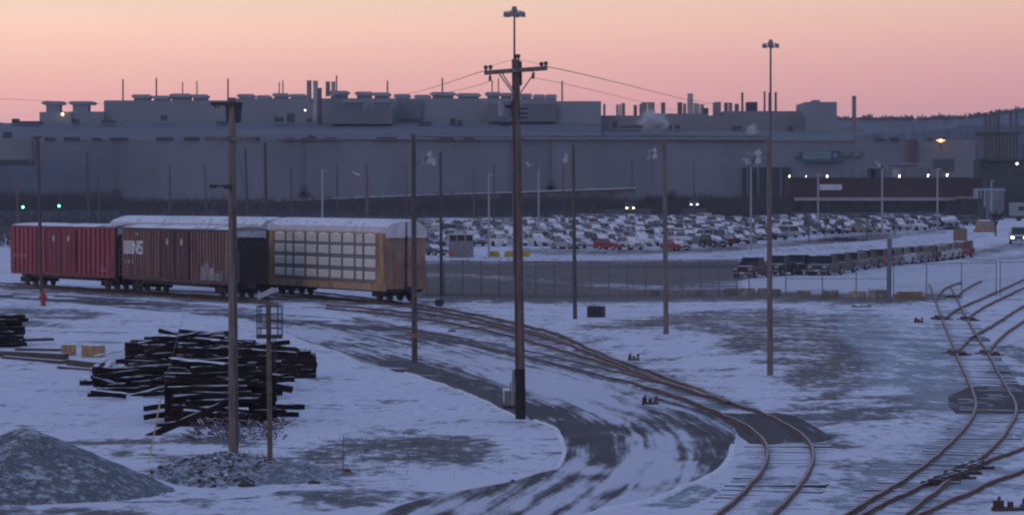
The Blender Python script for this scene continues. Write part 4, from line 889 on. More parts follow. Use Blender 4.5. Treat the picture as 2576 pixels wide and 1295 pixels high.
# ------------------------------------------------------------------ gravel heap and rubble mound
def heap(name, label, c, rx, ry, hgt, seed, m, lumpy, power=1.0, n=90):
    rr = np.random.RandomState(seed); g = np.linspace(-1.25, 1.25, n); gx, gy = np.meshgrid(g, g); r = np.hypot(gx, gy)
    ang = np.arctan2(gy, gx); rad = 1 + .06 * np.sin(3 * ang + seed) + .04 * np.sin(5 * ang + 2 * seed)
    h = np.clip(1 - (r / rad), 0, 1) ** power * hgt
    top = hgt * .93; h = np.where(h > top, top + (h - top) * .4, h)
    z = np.zeros_like(h)
    for i in range(40):
        k = 2 * PI / rr.uniform(.05, .55) * .35; a = rr.uniform(0, PI); z += rr.uniform(.2, 1) * np.sin(k * (gx * math.cos(a) + gy * math.sin(a)) * 6 + rr.uniform(0, 6))
    z = z / np.abs(z).max() * lumpy + rr.uniform(-lumpy, lumpy, h.shape) * .5
    h = h + z * np.clip(h / (hgt * .12), 0, 1) - .05 * (r > 1.0)
    me_ = bpy.data.meshes.new(name); vs = [(float(a * rx), float(b * ry), float(q)) for a, b, q in zip(gx.ravel(), gy.ravel(), h.ravel())]
    fs = [(i * n + j, i * n + j + 1, (i + 1) * n + j + 1, (i + 1) * n + j) for i in range(n - 1) for j in range(n - 1)]
    me_.from_pydata(vs, [], fs); me_.materials.append(m); me_.polygons.foreach_set('use_smooth', [True] * len(fs))
    o = bpy.data.objects.new(name, me_); COL.objects.link(o); o.location = c; tag(o, label, 'heap'); return o
def heap_mat(name, dark, mid, thr):
    t = NT(name); p = t.pos(); n1 = t.noise(p, 2.2, 6, .7); n2 = t.noise(p, 14, 3, .6); n3 = t.noise(p, 5, 5, .65)
    st = t.mix(t.smooth(n2, .3, .7), dark, mid)
    v = t.math('ADD', t.math('MULTIPLY', n1, .5), t.math('MULTIPLY', n3, .5))
    f = t.smooth(v, thr, thr + .13, 0, .8)
    t.link(t.mix(f, st, (.55, .58, .64)), t.b.inputs['Base Color']); t.b.inputs['Roughness'].default_value = .9
    b = t.node('ShaderNodeBump'); b.inputs['Strength'].default_value = .9; b.inputs['Distance'].default_value = .05; t.link(n2, b.inputs['Height']); t.link(b.outputs[0], t.b.inputs['Normal']); return t.m
gc = pt(62, 1240, 90.5); gc.z = 0
heap('gravel_pile', 'tall grey gravel pile dusted with snow in the bottom left corner', gc, 3.75, 4.3, 1.64, 5, heap_mat('blue grey gravel', (.065, .075, .082), (.17, .195, .21), .49), .035, 1.0)
rc = pt(560, 1190, 96.5); rc.z = 0
heap('rubble_mound', 'low mound of snowy rubble at the foot of the foreground pole', rc, 1.9, 4.6, .50, 9, heap_mat('snowy rubble', (.05, .05, .055), (.13, .135, .14), .44), .07, .75)
rc2 = pt(715, 1196, 95.5); rc2.z = 0
heap('gravel_mound', 'smooth low gravel mound right of the rubble by the thin mast', rc2, 1.35, 3.4, .38, 4, heap_mat('fine grey gravel', (.10, .115, .125), (.22, .25, .27), .47), .04, .9)
for k, (vx, vy, r, lb) in enumerate(((760, 1196, .15, 'red brown boulder on the right slope of the gravel mound'), (790, 1220, .11, 'small dark boulder at the right foot of the gravel mound'), (620, 1222, .17, 'dark boulder at the front of the rubble mound'), (445, 1192, .13, 'dark slab at the left edge of the rubble mound'), (668, 1176, .10, 'small rock at the base of the thin mast'))):
    b = gp(vx, vy); o = MB().sphere((0, 0, .05 if k not in (0,) else .16), r, 9, 6, (1.4, 1, .7), .25, random.Random(40 + k)).build('boulder', mat('red brown rock', (.09, .05, .05), .9) if k == 0 else MATS['dark rubble'], None); o.location = b; tag(o, lb, 'rock')
rs = random.Random(6); mb = MB()
for k in range(260):
    a = rs.uniform(0, 2 * PI); q = rs.random() ** .6 * 1.05; x = math.cos(a) * q * 1.9; y = math.sin(a) * q * 4.6; hgt = .50 * max(0, 1 - q) ** .75
    r = rs.uniform(.02, .075); mb.k = rs.choice((0, 0, 1)); mb.sphere((rc.x + x, rc.y + y, hgt + r * .3), r, 6, 4, (1.3, 1, .8), .3, rs)
tag(mb.build('rubble_stones', [MATS['dark rubble'], mat('grey stone', (.15, .155, .16), .9, snow=.5)], None), 'loose stones strewn over the rubble mound', 'stones', kind='stuff')
mb = MB()
for k in range(900):   # dry stems that poke through the snow
    z = rs.random()
    if z < .5: vx, vy = rs.gauss(1000, 110), rs.gauss(1132, 24)
    elif z < .75: vx, vy = rs.gauss(610, 40), rs.gauss(1158, 8)
    else: vx, vy = rs.gauss(2010, 80), rs.gauss(900, 50)
    b = gp(vx, vy); b.z = ghz(b.x, b.y) - .02; mb.tube(b, b + Vector((rs.gauss(0, .06), rs.gauss(0, .06), rs.uniform(.05, .22))), .006, .002, 3, False)
tag(mb.build('dry_grass', mat('dry stems', (.10, .08, .06), .9), None), 'dry grass stems poking through the snow', 'dry grass', kind='stuff')

# ------------------------------------------------------------------ chain link fence, gate post, concrete blocks
def link_mat():
    t = NT('chain link wire'); p = t.pos()
    s = t.node('ShaderNodeSeparateXYZ'); t.link(p, s.inputs[0])
    def stripe(sg):
        v = t.math('MULTIPLY', t.math('ADD', s.outputs[0], t.math('MULTIPLY', s.outputs[2], sg)), 14.0)
        return t.math('LESS_THAN', t.math('FRACT', v), .10)
    f = t.math('MAXIMUM', stripe(1.0), stripe(-1.0))
    tr = t.node('ShaderNodeBsdfTransparent'); mx = t.node('ShaderNodeMixShader'); t.link(f, mx.inputs[0]); t.link(tr.outputs[0], mx.inputs[1]); t.link(t.b.outputs[0], mx.inputs[2])
    t.b.inputs['Base Color'].default_value = (.10, .11, .13, 1); t.b.inputs['Roughness'].default_value = .6
    t.link(mx.outputs[0], t.n['Material Output'].inputs[0]); return t.m
LINK = link_mat(); FP = mat('fence post steel', (.12, .13, .16), .5, .3, 5, .2)
def fence(xs, yb, label, hgt, rail_mid=False):
    P = [gp(x, np.interp(x, [q[0] for q in yb], [q[1] for q in yb])) for x in xs]
    for p in P: p.z = ghz(p.x, p.y)
    t = thing('chain_link_fence', label, 'fence', P[0], 0, 'chain link fences')
    o0 = P[0]
    for p in P: MB().tube(p - o0, p - o0 + Vector((0, 0, hgt + .08)), .04, .035, 6).build('fence_post', FP, t)
    m = MB(); r = MB()
    for a, e in zip(P, P[1:]):
        a, e = a - o0, e - o0; u = Vector((0, 0, hgt)); m.quad(a + Vector((0, 0, .05)), e + Vector((0, 0, .05)), e + u, a + u); r.tube(a + u, e + u, .024, .024, 5)
        if rail_mid and a.x > 0: r.tube(a + u * .55, e + u * .55, .02, .02, 5)
    m.build('wire_mesh', LINK, t); r.build('top_rail', FP, t)
    return t
yb = [(1060, 742), (1500, 748), (1850, 747), (2300, 748), (2700, 742)]
fence([1072 + 46 * k for k in range(18)], yb, 'long chain link fence along the brown bank behind the central pole', 2.55)
fence([1884, 1977, 2069, 2154, 2232], yb, 'chain link fence with widely spaced posts before the parked pickups', 2.45, True)
fence([2248, 2331, 2419, 2507], yb, 'chain link fence right of the thick steel post, behind the upper tracks', 2.45)
fence([2516, 2600, 2690], yb, 'chain link gate section at the right edge', 2.5, True)
t, b, tp_ = pole('steel_post', 2237, 760, 2238, 600, 12, 'thick blue grey steel post in the chain link fence right of the pickups', mat('blue grey steel', (.12, .15, .20), .5, .2, 3, .15), taper=1.0, cat='steel post', group=None)
CONC = mat('stained concrete', (.30, .27, .25), .9, 0, 3, .3, snow=.35, bump=.15)
BL = [(1822, 1855, 742, 18), (1859, 1898, 743, 20), (1908, 1935, 743, 20), (1938, 1964, 744, 19), (2005, 2039, 746, 18), (2071, 2088, 746, 17), (2091, 2110, 748, 19), (2136, 2180, 749, 18), (2184, 2205, 750, 24), (2206, 2231, 752, 24)] + [(1560 + 38 * k, 1582 + 38 * k, 742, 15) for k in range(6)]
for k, (x0, x1, yb_, hp) in enumerate(BL):
    b = gp((x0 + x1) / 2, yb_); b.z = ghz(b.x, b.y); k_ = px(b.y); wd, hg = (x1 - x0) * k_, hp * k_; M_ = bmesh.new(); bmesh.ops.create_cube(M_, size=1); bmesh.ops.scale(M_, vec=(wd, .7, hg), verts=M_.verts); bmesh.ops.translate(M_, vec=(0, 0, hg / 2 - .03), verts=M_.verts)
    bmesh.ops.bevel(M_, geom=list(M_.edges), offset=.05, segments=2, affect='EDGES'); me_ = bpy.data.meshes.new('concrete_block'); M_.to_mesh(me_); M_.free(); me_.materials.append(CONC if k % 3 else mat('dark stained concrete', (.19, .175, .17), .9, 0, 3, .3, snow=.3))
    o = bpy.data.objects.new('concrete_block', me_); COL.objects.link(o); o.location = b; o.rotation_euler = (0, 0, R.uniform(-.15, .15))
    tag(o, (['wide pale', 'wide pale', 'squat', 'squat darker', 'long low pale', 'small narrow', 'small narrow darker', 'long dark', 'tall dark', 'tall pale'][k] + ' concrete block ' + ['at the left end of the row before the pickups', 'second from the left in the row before the pickups', 'just left of the thick wooden pole', 'touching the thick wooden pole', 'alone in the gap right of the wooden pole', 'left one of the narrow pair', 'right one of the narrow pair', 'in the middle left of the steel post', 'beside the tall pale one near the steel post', 'nearest to the thick steel post'][k]) if k < 10 else
        'low concrete block in the dim row along the bank, %s from the central pole' % ['nearest', 'second', 'third', 'fourth', 'fifth', 'sixth'][k - 10], 'concrete block', 'concrete blocks along the fence')
b = gp(2288, 754); b.z = ghz(b.x, b.y); t = thing('lumber_stack', 'low stack of tan lumber under the fence right of the thick steel post', 'lumber stack', b, .05)
for k in range(4): MB().box((R.uniform(-.1, .1), 0, .09 + k * .15), (2.2 - k * .15, .8, .13)).build('board_layer', mat('weathered tan lumber', (.24, .17, .12), .85, 0, 3, .35, (.6, 4, 4), snow=.35), t)

# ------------------------------------------------------------------ vehicles (local: -y is the front, x is the width)
GLASS = mat('dark car glass', (.02, .024, .03), .15, 0, 3, .1); GLASSS = mat('snowed car glass', (.03, .035, .045), .3, 0, 3, .1, snow=.55, snowlo=.25, snowscale=1.1)
TYRE = mat('tyre rubber', (.02, .02, .021), .85, 0, 5, .2); RIM = mat('wheel rim', (.35, .35, .36), .4, .5, 4, .15)
BULB = mat('lit headlight', (1, 1, 1), .3, emit=(1, .86, .66), es=9.0); BULBW = mat('lit white headlight', (1, 1, 1), .3, emit=(.85, .92, 1), es=6.0)
HLAMP = mat('headlight lens', (.5, .5, .52), .25, 0, 4, .1); PLATE = mat('number plate', (.6, .6, .6), .5, 0, 4, .1)
def paint(n, c, snow): return mat('car paint ' + n, c, .4, .0, 1.5, .12, spec=.3, snow=snow, snowlo=.45, snowscale=.9)
CARC = {'white': (.62, .62, .64), 'silver': (.33, .34, .36), 'black': (.025, .025, .03), 'dark blue': (.035, .05, .11), 'red': (.30, .025, .03), 'grey': (.13, .135, .145), 'maroon': (.12, .03, .04), 'green': (.06, .10, .085), 'tan': (.26, .22, .17)}
def frust(mb, b0, b1, z0, z1):   # b = (x0, x1, y0, y1); sides k as set, top separately
    (x0, x1, y0, y1), (X0, X1, Y0, Y1) = b0, b1
    lo = [(x0, y0, z0), (x1, y0, z0), (x1, y1, z0), (x0, y1, z0)]; hi = [(X0, Y0, z1), (X1, Y0, z1), (X1, Y1, z1), (X0, Y1, z1)]
    for i in range(4): mb.quad(lo[i], lo[(i + 1) % 4], hi[(i + 1) % 4], hi[i])
    return hi
def body_shape(kind):
    # length, width, belt height, roof height, cab (y0,y1 at belt), (y0,y1 at roof), bonnet height
    return {'sedan': (4.6, 1.8, .92, 1.44, (-.95, 1.55), (-.25, 1.0), .82), 'hatch': (4.0, 1.75, .95, 1.50, (-.85, 1.95), (-.15, 1.6), .85), 'suv': (4.6, 1.88, 1.08, 1.75, (-1.05, 2.25), (-.4, 2.0), 1.0), 'van': (4.9, 1.95, 1.05, 1.80, (-1.55, 2.40), (-.75, 2.25), .95), 'pickup': (5.4, 1.95, 1.12, 1.82, (-1.0, 1.0), (-.45, .85), 1.08)}[kind]
def car_meshes(kind, pm, gm, split=False):
    L, W, zb, zr, cb, cr, zh = body_shape(kind); hw = W / 2; y0, y1 = -L / 2, L / 2; g = .28
    b = MB()
    prof = [(y0, g + .1), (y0, zh * .72), (y0 + .12, zh * .93), (cb[0], zh), (cb[0] + .05, zb), (cb[1] - .03, zb), (y1 - .08, zb * (1 if kind in ('suv', 'van', 'hatch', 'pickup') else .97)), (y1, zb * .8), (y1, g + .12), (y1 - .3, g), (y0 + .3, g)]
    n = len(prof); i = len(b.v); ins = .07
    for x, sc in ((-hw, 1), (hw, 1)): b.v += [(x + (0 if g + .2 < z < zb * .85 else (ins if x < 0 else -ins)), y, z) for y, z in prof]
    b.f.append(tuple(i + k for k in range(n))); b.mi.append(0); b.f.append(tuple(i + 2 * n - 1 - k for k in range(n))); b.mi.append(0)
    for k in range(n): b.f.append((i + (k + 1) % n, i + k, i + n + k, i + n + (k + 1) % n)); b.mi.append(0)
    gl = b if not split else MB()
    gl.k = 1 if not split else 0
    hi = frust(gl, (-hw + .08, hw - .08, cb[0], cb[1]), (-hw + .24, hw - .24, cr[0], cr[1]), zb - .01, zr - .05)
    b.k = 0
    x0_, x1_, ya, yb_ = -hw + .22, hw - .22, cr[0] - .03, cr[1] + .03
    b.box((0, (ya + yb_) / 2, zr - .02), (x1_ - x0_, yb_ - ya, .07))
    for sx in (-1, 1):      # pillars
        for (ya_, yb2) in ((cb[0], cr[0]), ((cb[0] + cb[1]) / 2, (cr[0] + cr[1]) / 2), (cb[1], cr[1])):
            b.tube((sx * (hw - .085), ya_, zb - .02), (sx * (hw - .235), yb2, zr - .04), .045, .04, 5, False)
    if kind == 'pickup':    # open bed
        b.box((0, (1.05 + y1) / 2, zb + .02), (W - .14, y1 - 1.1, .10))
    for sx in (-1, 1): b.box((sx * (hw + .08), cb[0] + .25, zb + .08), (.16, .1, .13))
    b.k = 2 if not split else 0
    w_ = MB() if split else b
    wr = .34 if kind in ('sedan', 'hatch') else .39
    if not split:
        for sx in (-1, 1):
            for yy in (y0 + .85, y1 - .95): b.tube((sx * (hw - .2), yy, wr), (sx * (hw + .01), yy, wr), wr, wr, 12)
        b.k = 3
        for sx in (-1, 1): b.box((sx * (hw - .28), y0 - .005, zh * .72), (.34, .05, .13))
        b.k = 4; b.box((0, y0 - .01, zh * .45), (W * .5, .05, .14)); b.box((0, y1 + .005, zh * .6), (.4, .03, .14))
    return b, gl, (L, W, zb, zr, zh, wr)
CARM = {}
def lot_car_mesh(kind, c, lvl):
    key = (kind, c, lvl)
    if key not in CARM:
        b, _, _ = car_meshes(kind, None, None); o = b.build('parked_car', [paint(c + str(lvl), CARC[c], (.55, .8, .98)[lvl]), GLASSS if lvl else mat('lightly snowed car glass', (.025, .03, .036), .25, snow=.3, snowlo=.25, snowscale=1.1), TYRE, HLAMP, mat('black trim', (.03, .03, .033), .6)], None)
        CARM[key] = o.data; bpy.data.objects.remove(o)
    return CARM[key]
rc_ = random.Random(77)
FRONT = [(1070, 632), (1340, 624), (1500, 626), (1850, 618), (1930, 606), (2020, 592), (2200, 586), (2330, 577), (2440, 566)]
def front_y(vx): return float(np.interp(vx, [q[0] for q in FRONT], [q[1] for q in FRONT]))
def back_y(vx): return float(np.interp(vx, [1000, 1250, 1400, 1560, 1700, 2440], [574, 572, 566, 557, 553, 553]))
ORD = ['', 'second', 'third', 'fourth', 'fifth', 'sixth', 'seventh', 'eighth', 'ninth', 'tenth', 'eleventh', 'twelfth', 'thirteenth', 'fourteenth', 'fifteenth', 'sixteenth', 'seventeenth', 'eighteenth', 'nineteenth', 'twentieth', 'twenty-first', 'twenty-second', 'twenty-third', 'twenty-fourth', 'twenty-fifth', 'twenty-sixth', 'twenty-seventh', 'twenty-eighth', 'twenty-ninth', 'thirtieth']
ncar = 0; row = 0; Y = gY(625)
KEEP = [(1105, 1160), (1225, 1355)]
while Y < 706 and ncar < 296:
    vy = HY + (H - zprof(Y)) * F / Y
    lo = (1075 - CX) * Y / F; hi = (2445 - CX) * Y / F; x = lo + rc_.uniform(0, 1.5); col = 0; made = []
    face = 0 if row % 2 else PI
    while x < hi:
        vx = CX + x * F / Y
        if back_y(vx) < vy < front_y(vx) + .5:
            if rc_.random() > .07 and not (row == 0 and 1090 < vx < 1370): made.append((x + rc_.uniform(-.15, .15), Y + rc_.uniform(-.8, .8)))
        x += 2.85
    for col, (xx, yy) in enumerate(made):
        if ncar >= 296: break
        kind = rc_.choice(['sedan', 'sedan', 'suv', 'suv', 'hatch', 'van', 'pickup']); c = rc_.choices(list(CARC), [7, 6, 4, 3, .7, 4, 1.0, 1.5, 1.0])[0]
        lvl = rc_.choices([0, 1, 2], [.16, .34, .50])[0] if row > 0 else rc_.choices([0, 1, 2], [.25, .4, .35])[0]
        o = bpy.data.objects.new('parked_car', lot_car_mesh(kind, c, lvl)); COL.objects.link(o)
        o.location = (xx, yy, zprof(yy)); o.rotation_euler = (0, 0, (0 if rc_.random() < .8 else PI) + rc_.uniform(-.05, .05) + .52)
        kn = {'suv': 'tall car', 'van': 'minivan', 'hatch': 'hatchback', 'sedan': 'sedan', 'pickup': 'pickup'}[kind]
        nth = ORD[col] if col < len(ORD) else 'rightmost'
        rn = 'front row' if row == 0 else (ORD[row] + ' row' if row < len(ORD) else 'last row')
        tag(o, '%s %s %s, %s from left, %s of crowded lot' % (('bare', 'snowy', 'buried')[lvl], c, kn, nth or 'first', rn), 'car', 'snowy cars in the crowded parking lot'); ncar += 1
    row += 1; Y += 13.2 if Y < 560 else 15.0
def detailed(kind, name, loc, rz, pm, label, cat, group=None, bulb=None, snowglass=False, glass=None):
    t = thing(name, label, cat, loc, rz, group)
    b, gl, (L, W, zb, zr, zh, wr) = car_meshes(kind, None, None, True)
    b.build('body', pm, t); gl.build('window_glass', glass or (GLASSS if snowglass else GLASS), t)
    for sx in (-1, 1):
        for yy in (-L / 2 + .9, L / 2 - 1.0):
            o = MB().tube((sx * (W / 2 - .22), yy, wr), (sx * (W / 2 + .02), yy, wr), wr, wr, 14).build('wheel', TYRE, t); MB().tube((sx * (W / 2 + .02), yy, wr), (sx * (W / 2 + .03), yy, wr), wr * .58, wr * .55, 10).build('rim', RIM, o)
        MB().box((sx * (W / 2 - .27), -L / 2 - .01, zh * .76), (.36, .06, .17)).build('headlight', bulb or HLAMP, t)
    MB().box((0, -L / 2 - .01, zh * .74), (W * .5, .04, .22)).build('grille', BLK, t); MB().box((0, -L / 2 - .03, zh * .44), (W * .96, .12, .17)).build('bumper', GREY, t); MB().box((0, -L / 2 - .1, zh * .44), (.38, .02, .15)).build('number_plate', PLATE, t)
    return t
PK = ['maroon', 'black', 'black', 'black', 'grey', 'grey', 'silver', 'grey', 'red', 'silver', 'white', 'silver', 'silver', 'maroon', 'white', 'white', 'white', 'red', 'red']
PKK = ['pickup', 'pickup', 'pickup', 'suv', 'pickup', 'pickup', 'suv', 'pickup', 'pickup', 'suv', 'pickup', 'pickup', 'suv', 'pickup', 'suv', 'pickup', 'pickup', 'suv', 'pickup']
PP = [(1893, 698), (1958, 693), (2008, 690), (2042, 690), (2078, 692), (2112, 686), (2146, 680), (2178, 675), (2208, 671), (2238, 668), (2264, 665), (2288, 662), (2310, 660), (2330, 658), (2349, 656), (2366, 654), (2383, 652), (2399, 650), (2415, 648)]
PROTO = {}
PLB = ['leftmost dark maroon pickup at the near end of the row', 'black pickup half hidden by the thick wooden pole', 'black pickup third from the near end', 'tall black car wedged behind the third pickup', 'grey pickup fifth from the near end, set slightly forward', 'second grey pickup, between its grey neighbour and a silver car', 'tall silver car seventh in the row of pickups', 'grey pickup just left of the red one', 'bright red pickup in the middle of the row', 'tall silver car just right of the red pickup', 'white pickup behind the thick steel post', 'silver pickup just right of the steel post', 'tall silver car past the steel post', 'maroon pickup in the far half of the row', 'tall white car just past the maroon pickup', 'white pickup fourth from the far end', 'white pickup third from the far end', 'tall red car second from the far end', 'red pickup at the far end of the row, by the brown boxes']
for k, (vx, vy) in enumerate(PP):
    b = gp(vx, vy); b.z = ghz(b.x, b.y); key = (PKK[k], PK[k]); rz = -.42 + R.uniform(-.04, .04)
    if key in PROTO: copy_thing(PROTO[key], b, rz, PLB[k])
    else:
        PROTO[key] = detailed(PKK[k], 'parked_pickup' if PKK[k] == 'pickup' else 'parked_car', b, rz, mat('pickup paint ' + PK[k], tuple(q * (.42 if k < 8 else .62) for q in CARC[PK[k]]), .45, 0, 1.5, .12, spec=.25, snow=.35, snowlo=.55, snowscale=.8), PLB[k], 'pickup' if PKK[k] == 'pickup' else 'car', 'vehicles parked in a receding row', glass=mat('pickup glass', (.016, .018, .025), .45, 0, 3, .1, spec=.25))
def onbank(vx, vy, Y): p = pt(vx, vy, Y); return p
b = gp(2562, 614); t = detailed('van', 'service_van', b, -.12, paint('van', (.30, .36, .36), .5), 'pale van with lit headlights entering at the right edge', 'van', None, BULBW); t.scale = (1.25, 1.25, 1.35)
b = pt(1584, 530, 731); b.z = zprof(731); t = detailed('suv', 'driving_car', b, .0, paint('road1', (.10, .11, .13), .5), 'dark car with bright warm headlights driving toward the lot below the factory wall', 'car', 'cars on the factory road', mat('lit warm headlight', (1, 1, 1), .3, emit=(1, .78, .45), es=14.0)); b0 = b
b = pt(1745, 521, 733); b.z = zprof(733) + .75; t = detailed('sedan', 'driving_car', b, .0, paint('road2', (.10, .11, .13), .5), 'dark car with small white headlights right of the big bare bush', 'car', 'cars on the factory road', BULBW)
# specific front row cars of the lot
for vx, vy, kind, c, lvl, rz, lb in ((1533, 628, 'hatch', 'red', 1, 1.0, 'red hatchback with a snow covered roof at the front edge of the lot'), (1700, 630, 'sedan', 'red', 1, .6, 'bright red sedan with snowy bonnet nearest to the wooden pole by the lot corner'), (1585, 628, 'suv', 'white', 2, .45, 'white snow buried tall car right of the red hatchback'), (1422, 626, 'sedan', 'silver', 2, .9, 'snow buried silver sedan at the front of the lot right of the central pole'),
        (1795, 622, 'suv', 'black', 0, .5, 'dark tall car with bare sides at the right front of the lot'), (1908, 604, 'suv', 'maroon', 1, .35, 'maroon tall car at the lot corner by the thick wooden pole'), (2165, 584, 'sedan', 'tan', 0, 1.1, 'tan sedan with little snow at the edge of the grass strip'), (2105, 586, 'sedan', 'black', 0, .9, 'black sedan left of the tan sedan by the grass strip'), (1085, 642, 'sedan', 'green', 1, .8, 'dark green car at the left front of the lot beside the autorack end')):
    b = gp(vx, vy); detailed(kind, 'parked_car', b, rz, paint(c + str(lvl), CARC[c], (.55, .8, .98)[lvl]), lb, 'car', 'cars at the front of the lot', snowglass=True)
# guard hut, sign, yellow blocks at the lot entrance
b = gp(1160, 648); t = thing('guard_hut', 'small grey guard hut with dark windows at the lot entrance', 'hut', b)
MB().box((0, 0, 1.0), (2.9, 2.4, 2.0)).build('wall', mat('hut wall', (.17, .18, .20), .7, 0, 3, .2), t); MB().box((0, 0, 2.75), (3.2, 2.7, .14)).build('roof', mat('hut roof', (.4, .4, .43), .8, snow=.9), t); MB().box((0, 0, 2.34), (2.8, 2.3, .7)).build('window', GLASS, t)
for x in (-1.4, -.5, .5, 1.4): MB().box((x, -1.18, 2.34), (.12, .08, .7)).build('window_post', PALE, t)
b = gp(1138, 648); b.y -= 2.2; t = thing('round_sign', 'small round red sign in front of the guard hut', 'sign', b)
MB().tube((0, 0, 0), (0, 0, .7), .03, .03, 6).build('post', GREY, t); MB().tube((0, -.04, .55), (0, -.07, .55), .34, .34, 14).build('disc', mat('red sign', (.34, .05, .08), .5), t)
YEL = mat('yellow paint', (.36, .30, .03), .7, 0, 3, .25)
for k, (vx, lb) in enumerate(((1242, 'yellow barrier block left of the pale lamp post'), (1284, 'yellow barrier block between the lamp post and the central pole'), (1318, 'yellow barrier block just right of the tall central pole'))):
    b = gp(vx, 647); o = MB().prism([(-.75, 0), (.75, 0), (.7, .5), (.62, .72), (-.62, .72), (-.7, .5)], -.25, .25).build('barrier_block', YEL, None); o.location = b; tag(o, lb, 'barrier', 'yellow barrier blocks')
b = gp(1890, 612); o = MB().lathe((0, 0, 0), [(.75, 0), (.75, .55), (.6, .75), (.3, .8)], 14).build('concrete_plinth', mat('blue grey concrete', (.18, .19, .22), .85), None); o.location = b - Vector((0, .9, 0)); tag(o, 'round concrete base in front of the pale lamp post at the lot corner', 'plinth')
# brown control boxes by the road end
BXM = mat('brown board', (.20, .14, .10), .8, 0, 3, .2)
b = gp(2417, 636); t = thing('notice_board', 'brown board on two legs beside the far end of the pickup row', 'notice board', b)
for x in (-.75, .75): MB().tube((x, 0, 0), (x, 0, 3.0), .06, .06, 6).build('leg', FP, t)
MB().box((-.1, -.02, 2.3), (1.7, .12, 1.5)).build('board', BXM, t)
b = gp(2437, 634); t = thing('control_box', 'narrow brown control box right of the brown notice board', 'control box', b)
MB().box((0, 0, .75), (1.0, .7, 1.5)).build('housing', BXM, t); MB().box((.42, -.1, .8), (.2, .66, 1.4)).build('side_panel', mat('blue grey panel', (.12, .14, .2), .7), t)
b = gp(2477, 584); t = thing('lumber_stack', 'tan heap of boards beside the road at the far right', 'lumber stack', b)
for k in range(4): MB().box((R.uniform(-.2, .2), 0, .25 + k * .45), (3.6 - k * .3, 1.6, .42)).build('board_layer', mat('dusky tan boards', (.25, .18, .12), .85, 0, 2, .35, snow=.3), t)

# ------------------------------------------------------------------ bare trees and scrub
TW = mat('bare twigs', (.045, .036, .040), .9, 0, 4, .3)
def bare_tree(bx, by, hgt, label, seed, spread=.45, Y=None, n=4, depth=4, name='bare_tree', cat='tree', group='bare trees', r0=.1):
    b = gp(bx, by) if Y is None else Vector(((bx - CX) * Y / F, Y, zprof(Y))); rr = random.Random(seed)
    t = thing(name, label, cat, b, 0, group); tr = MB(); cr = MB()
    def br(p, d, l, r, k, mb):
        e = p + d * l; mb.tube(p, e, r, r * .6, 5 if k < 2 else 3, False)
        if k >= depth: return
        for i in range(n if k else n + 1):
            nd = (d + Vector((rr.gauss(0, spread), rr.gauss(0, spread), rr.uniform(-.1, .35)))).normalized(); st = p + d * l * rr.uniform(.45, 1.0)
            br(st, nd, l * rr.uniform(.5, .78), r * .55, k + 1, cr)
    br(Vector((0, 0, -.1)), Vector((rr.gauss(0, .04), 0, 1)).normalized(), hgt * .36, r0, 0, tr)
    tr.build('trunk', TW, t); cr.build('crown', TW, t); return t
bare_tree(1690, 0, 7.0, 'big dense bare bush below the factory wall right of the headlights', 3, .42, Y=722, n=5, depth=4, name='bare_bush', cat='bush', r0=.12)
bare_tree(1640, 0, 4.6, 'lower bare bush left of the big dense one', 4, .5, Y=725, n=5, depth=4, name='bare_bush', cat='bush', r0=.1); bare_tree(1725, 0, 4.8, 'lower bare bush right of the big dense one', 5, .5, Y=722, n=5, depth=4, name='bare_bush', cat='bush', r0=.1)
bare_tree(2035, 600, 3.6, 'small bare tree at the lot edge just right of the thick wooden pole', 6, Y=520, depth=4, r0=.07)
for k, (vx, Y_, hh, lb) in enumerate(((2025, 575, 4.6, 'thin bare tree in the lot, first to the right of the thick wooden pole'), (2075, 560, 4.8, 'thin bare tree in the lot below the white panel'), (2121, 560, 5.0, 'thin bare tree in the lot just left of the dark tan sedan gap'), (2180, 545, 5.4, 'tall bare tree in the lot left of the middle pale lamp post'), (2250, 570, 4.6, 'thin bare tree right of the middle pale lamp post'), (1880, 545, 5.2, 'bare tree in the lot behind the pale lamp post at the lot corner'), (1840, 570, 4.6, 'thin bare tree in the lot left of the corner lamp post'))):
    bare_tree(vx, 0, hh, lb, 20 + k, .36, Y=Y_, depth=4, n=3, r0=.08)
bare_tree(2505, 0, 5.5, 'dark dense bush beside the road at the far right', 41, .5, Y=560, n=5, depth=4, name='bare_bush', cat='bush', r0=.16)
def shrub(vx, vy, w_, hgt, label, seed):
    b = gp(vx, vy); rr = random.Random(seed); mb = MB()
    for k in range(420):
        a = Vector((rr.gauss(0, w_ * .35), rr.gauss(0, 1.0), 0)); mb.tube(a, a + Vector((rr.gauss(0, .2), rr.gauss(0, .2), hgt * rr.uniform(.4, 1.0) * max(.25, 1 - (a.x / w_) ** 2))), .025, .008, 3, False)
    o = mb.build('low_shrub', TW, None); o.location = b; tag(o, label, 'shrub')
shrub(2120, 606, 5.0, .75, 'dark low shrub patch on the grass strip before the lot', 3); shrub(2395, 578, 3.0, 1.0, 'low shrub at the right tip of the lot', 4)
mb = MB(); rs = random.Random(31)
def scrub(n, x0, x1, Y0, Y1, h0, h1):
    for k in range(n):
        Y_ = rs.uniform(Y0, Y1); x = (rs.uniform(x0, x1) - CX) * Y_ / F; cl = .55 + .45 * math.sin(x * .55 + math.sin(x * .21) * 2) * math.sin(x * .13 + Y_)
        z = zprof(Y_); hh = rs.uniform(h0, h1) * (.35 + .75 * abs(cl)) * (1.25 if rs.random() < .1 else 1); r = rs.uniform(.03, .09)
        dx, dy = rs.gauss(0, .16) * hh, rs.gauss(0, .12) * hh; mb.k = rs.choice((0, 0, 1)); mb.tube((x, Y_, z - .1), (x + dx, Y_ + dy, z + hh), r, r * .3, 3, False)
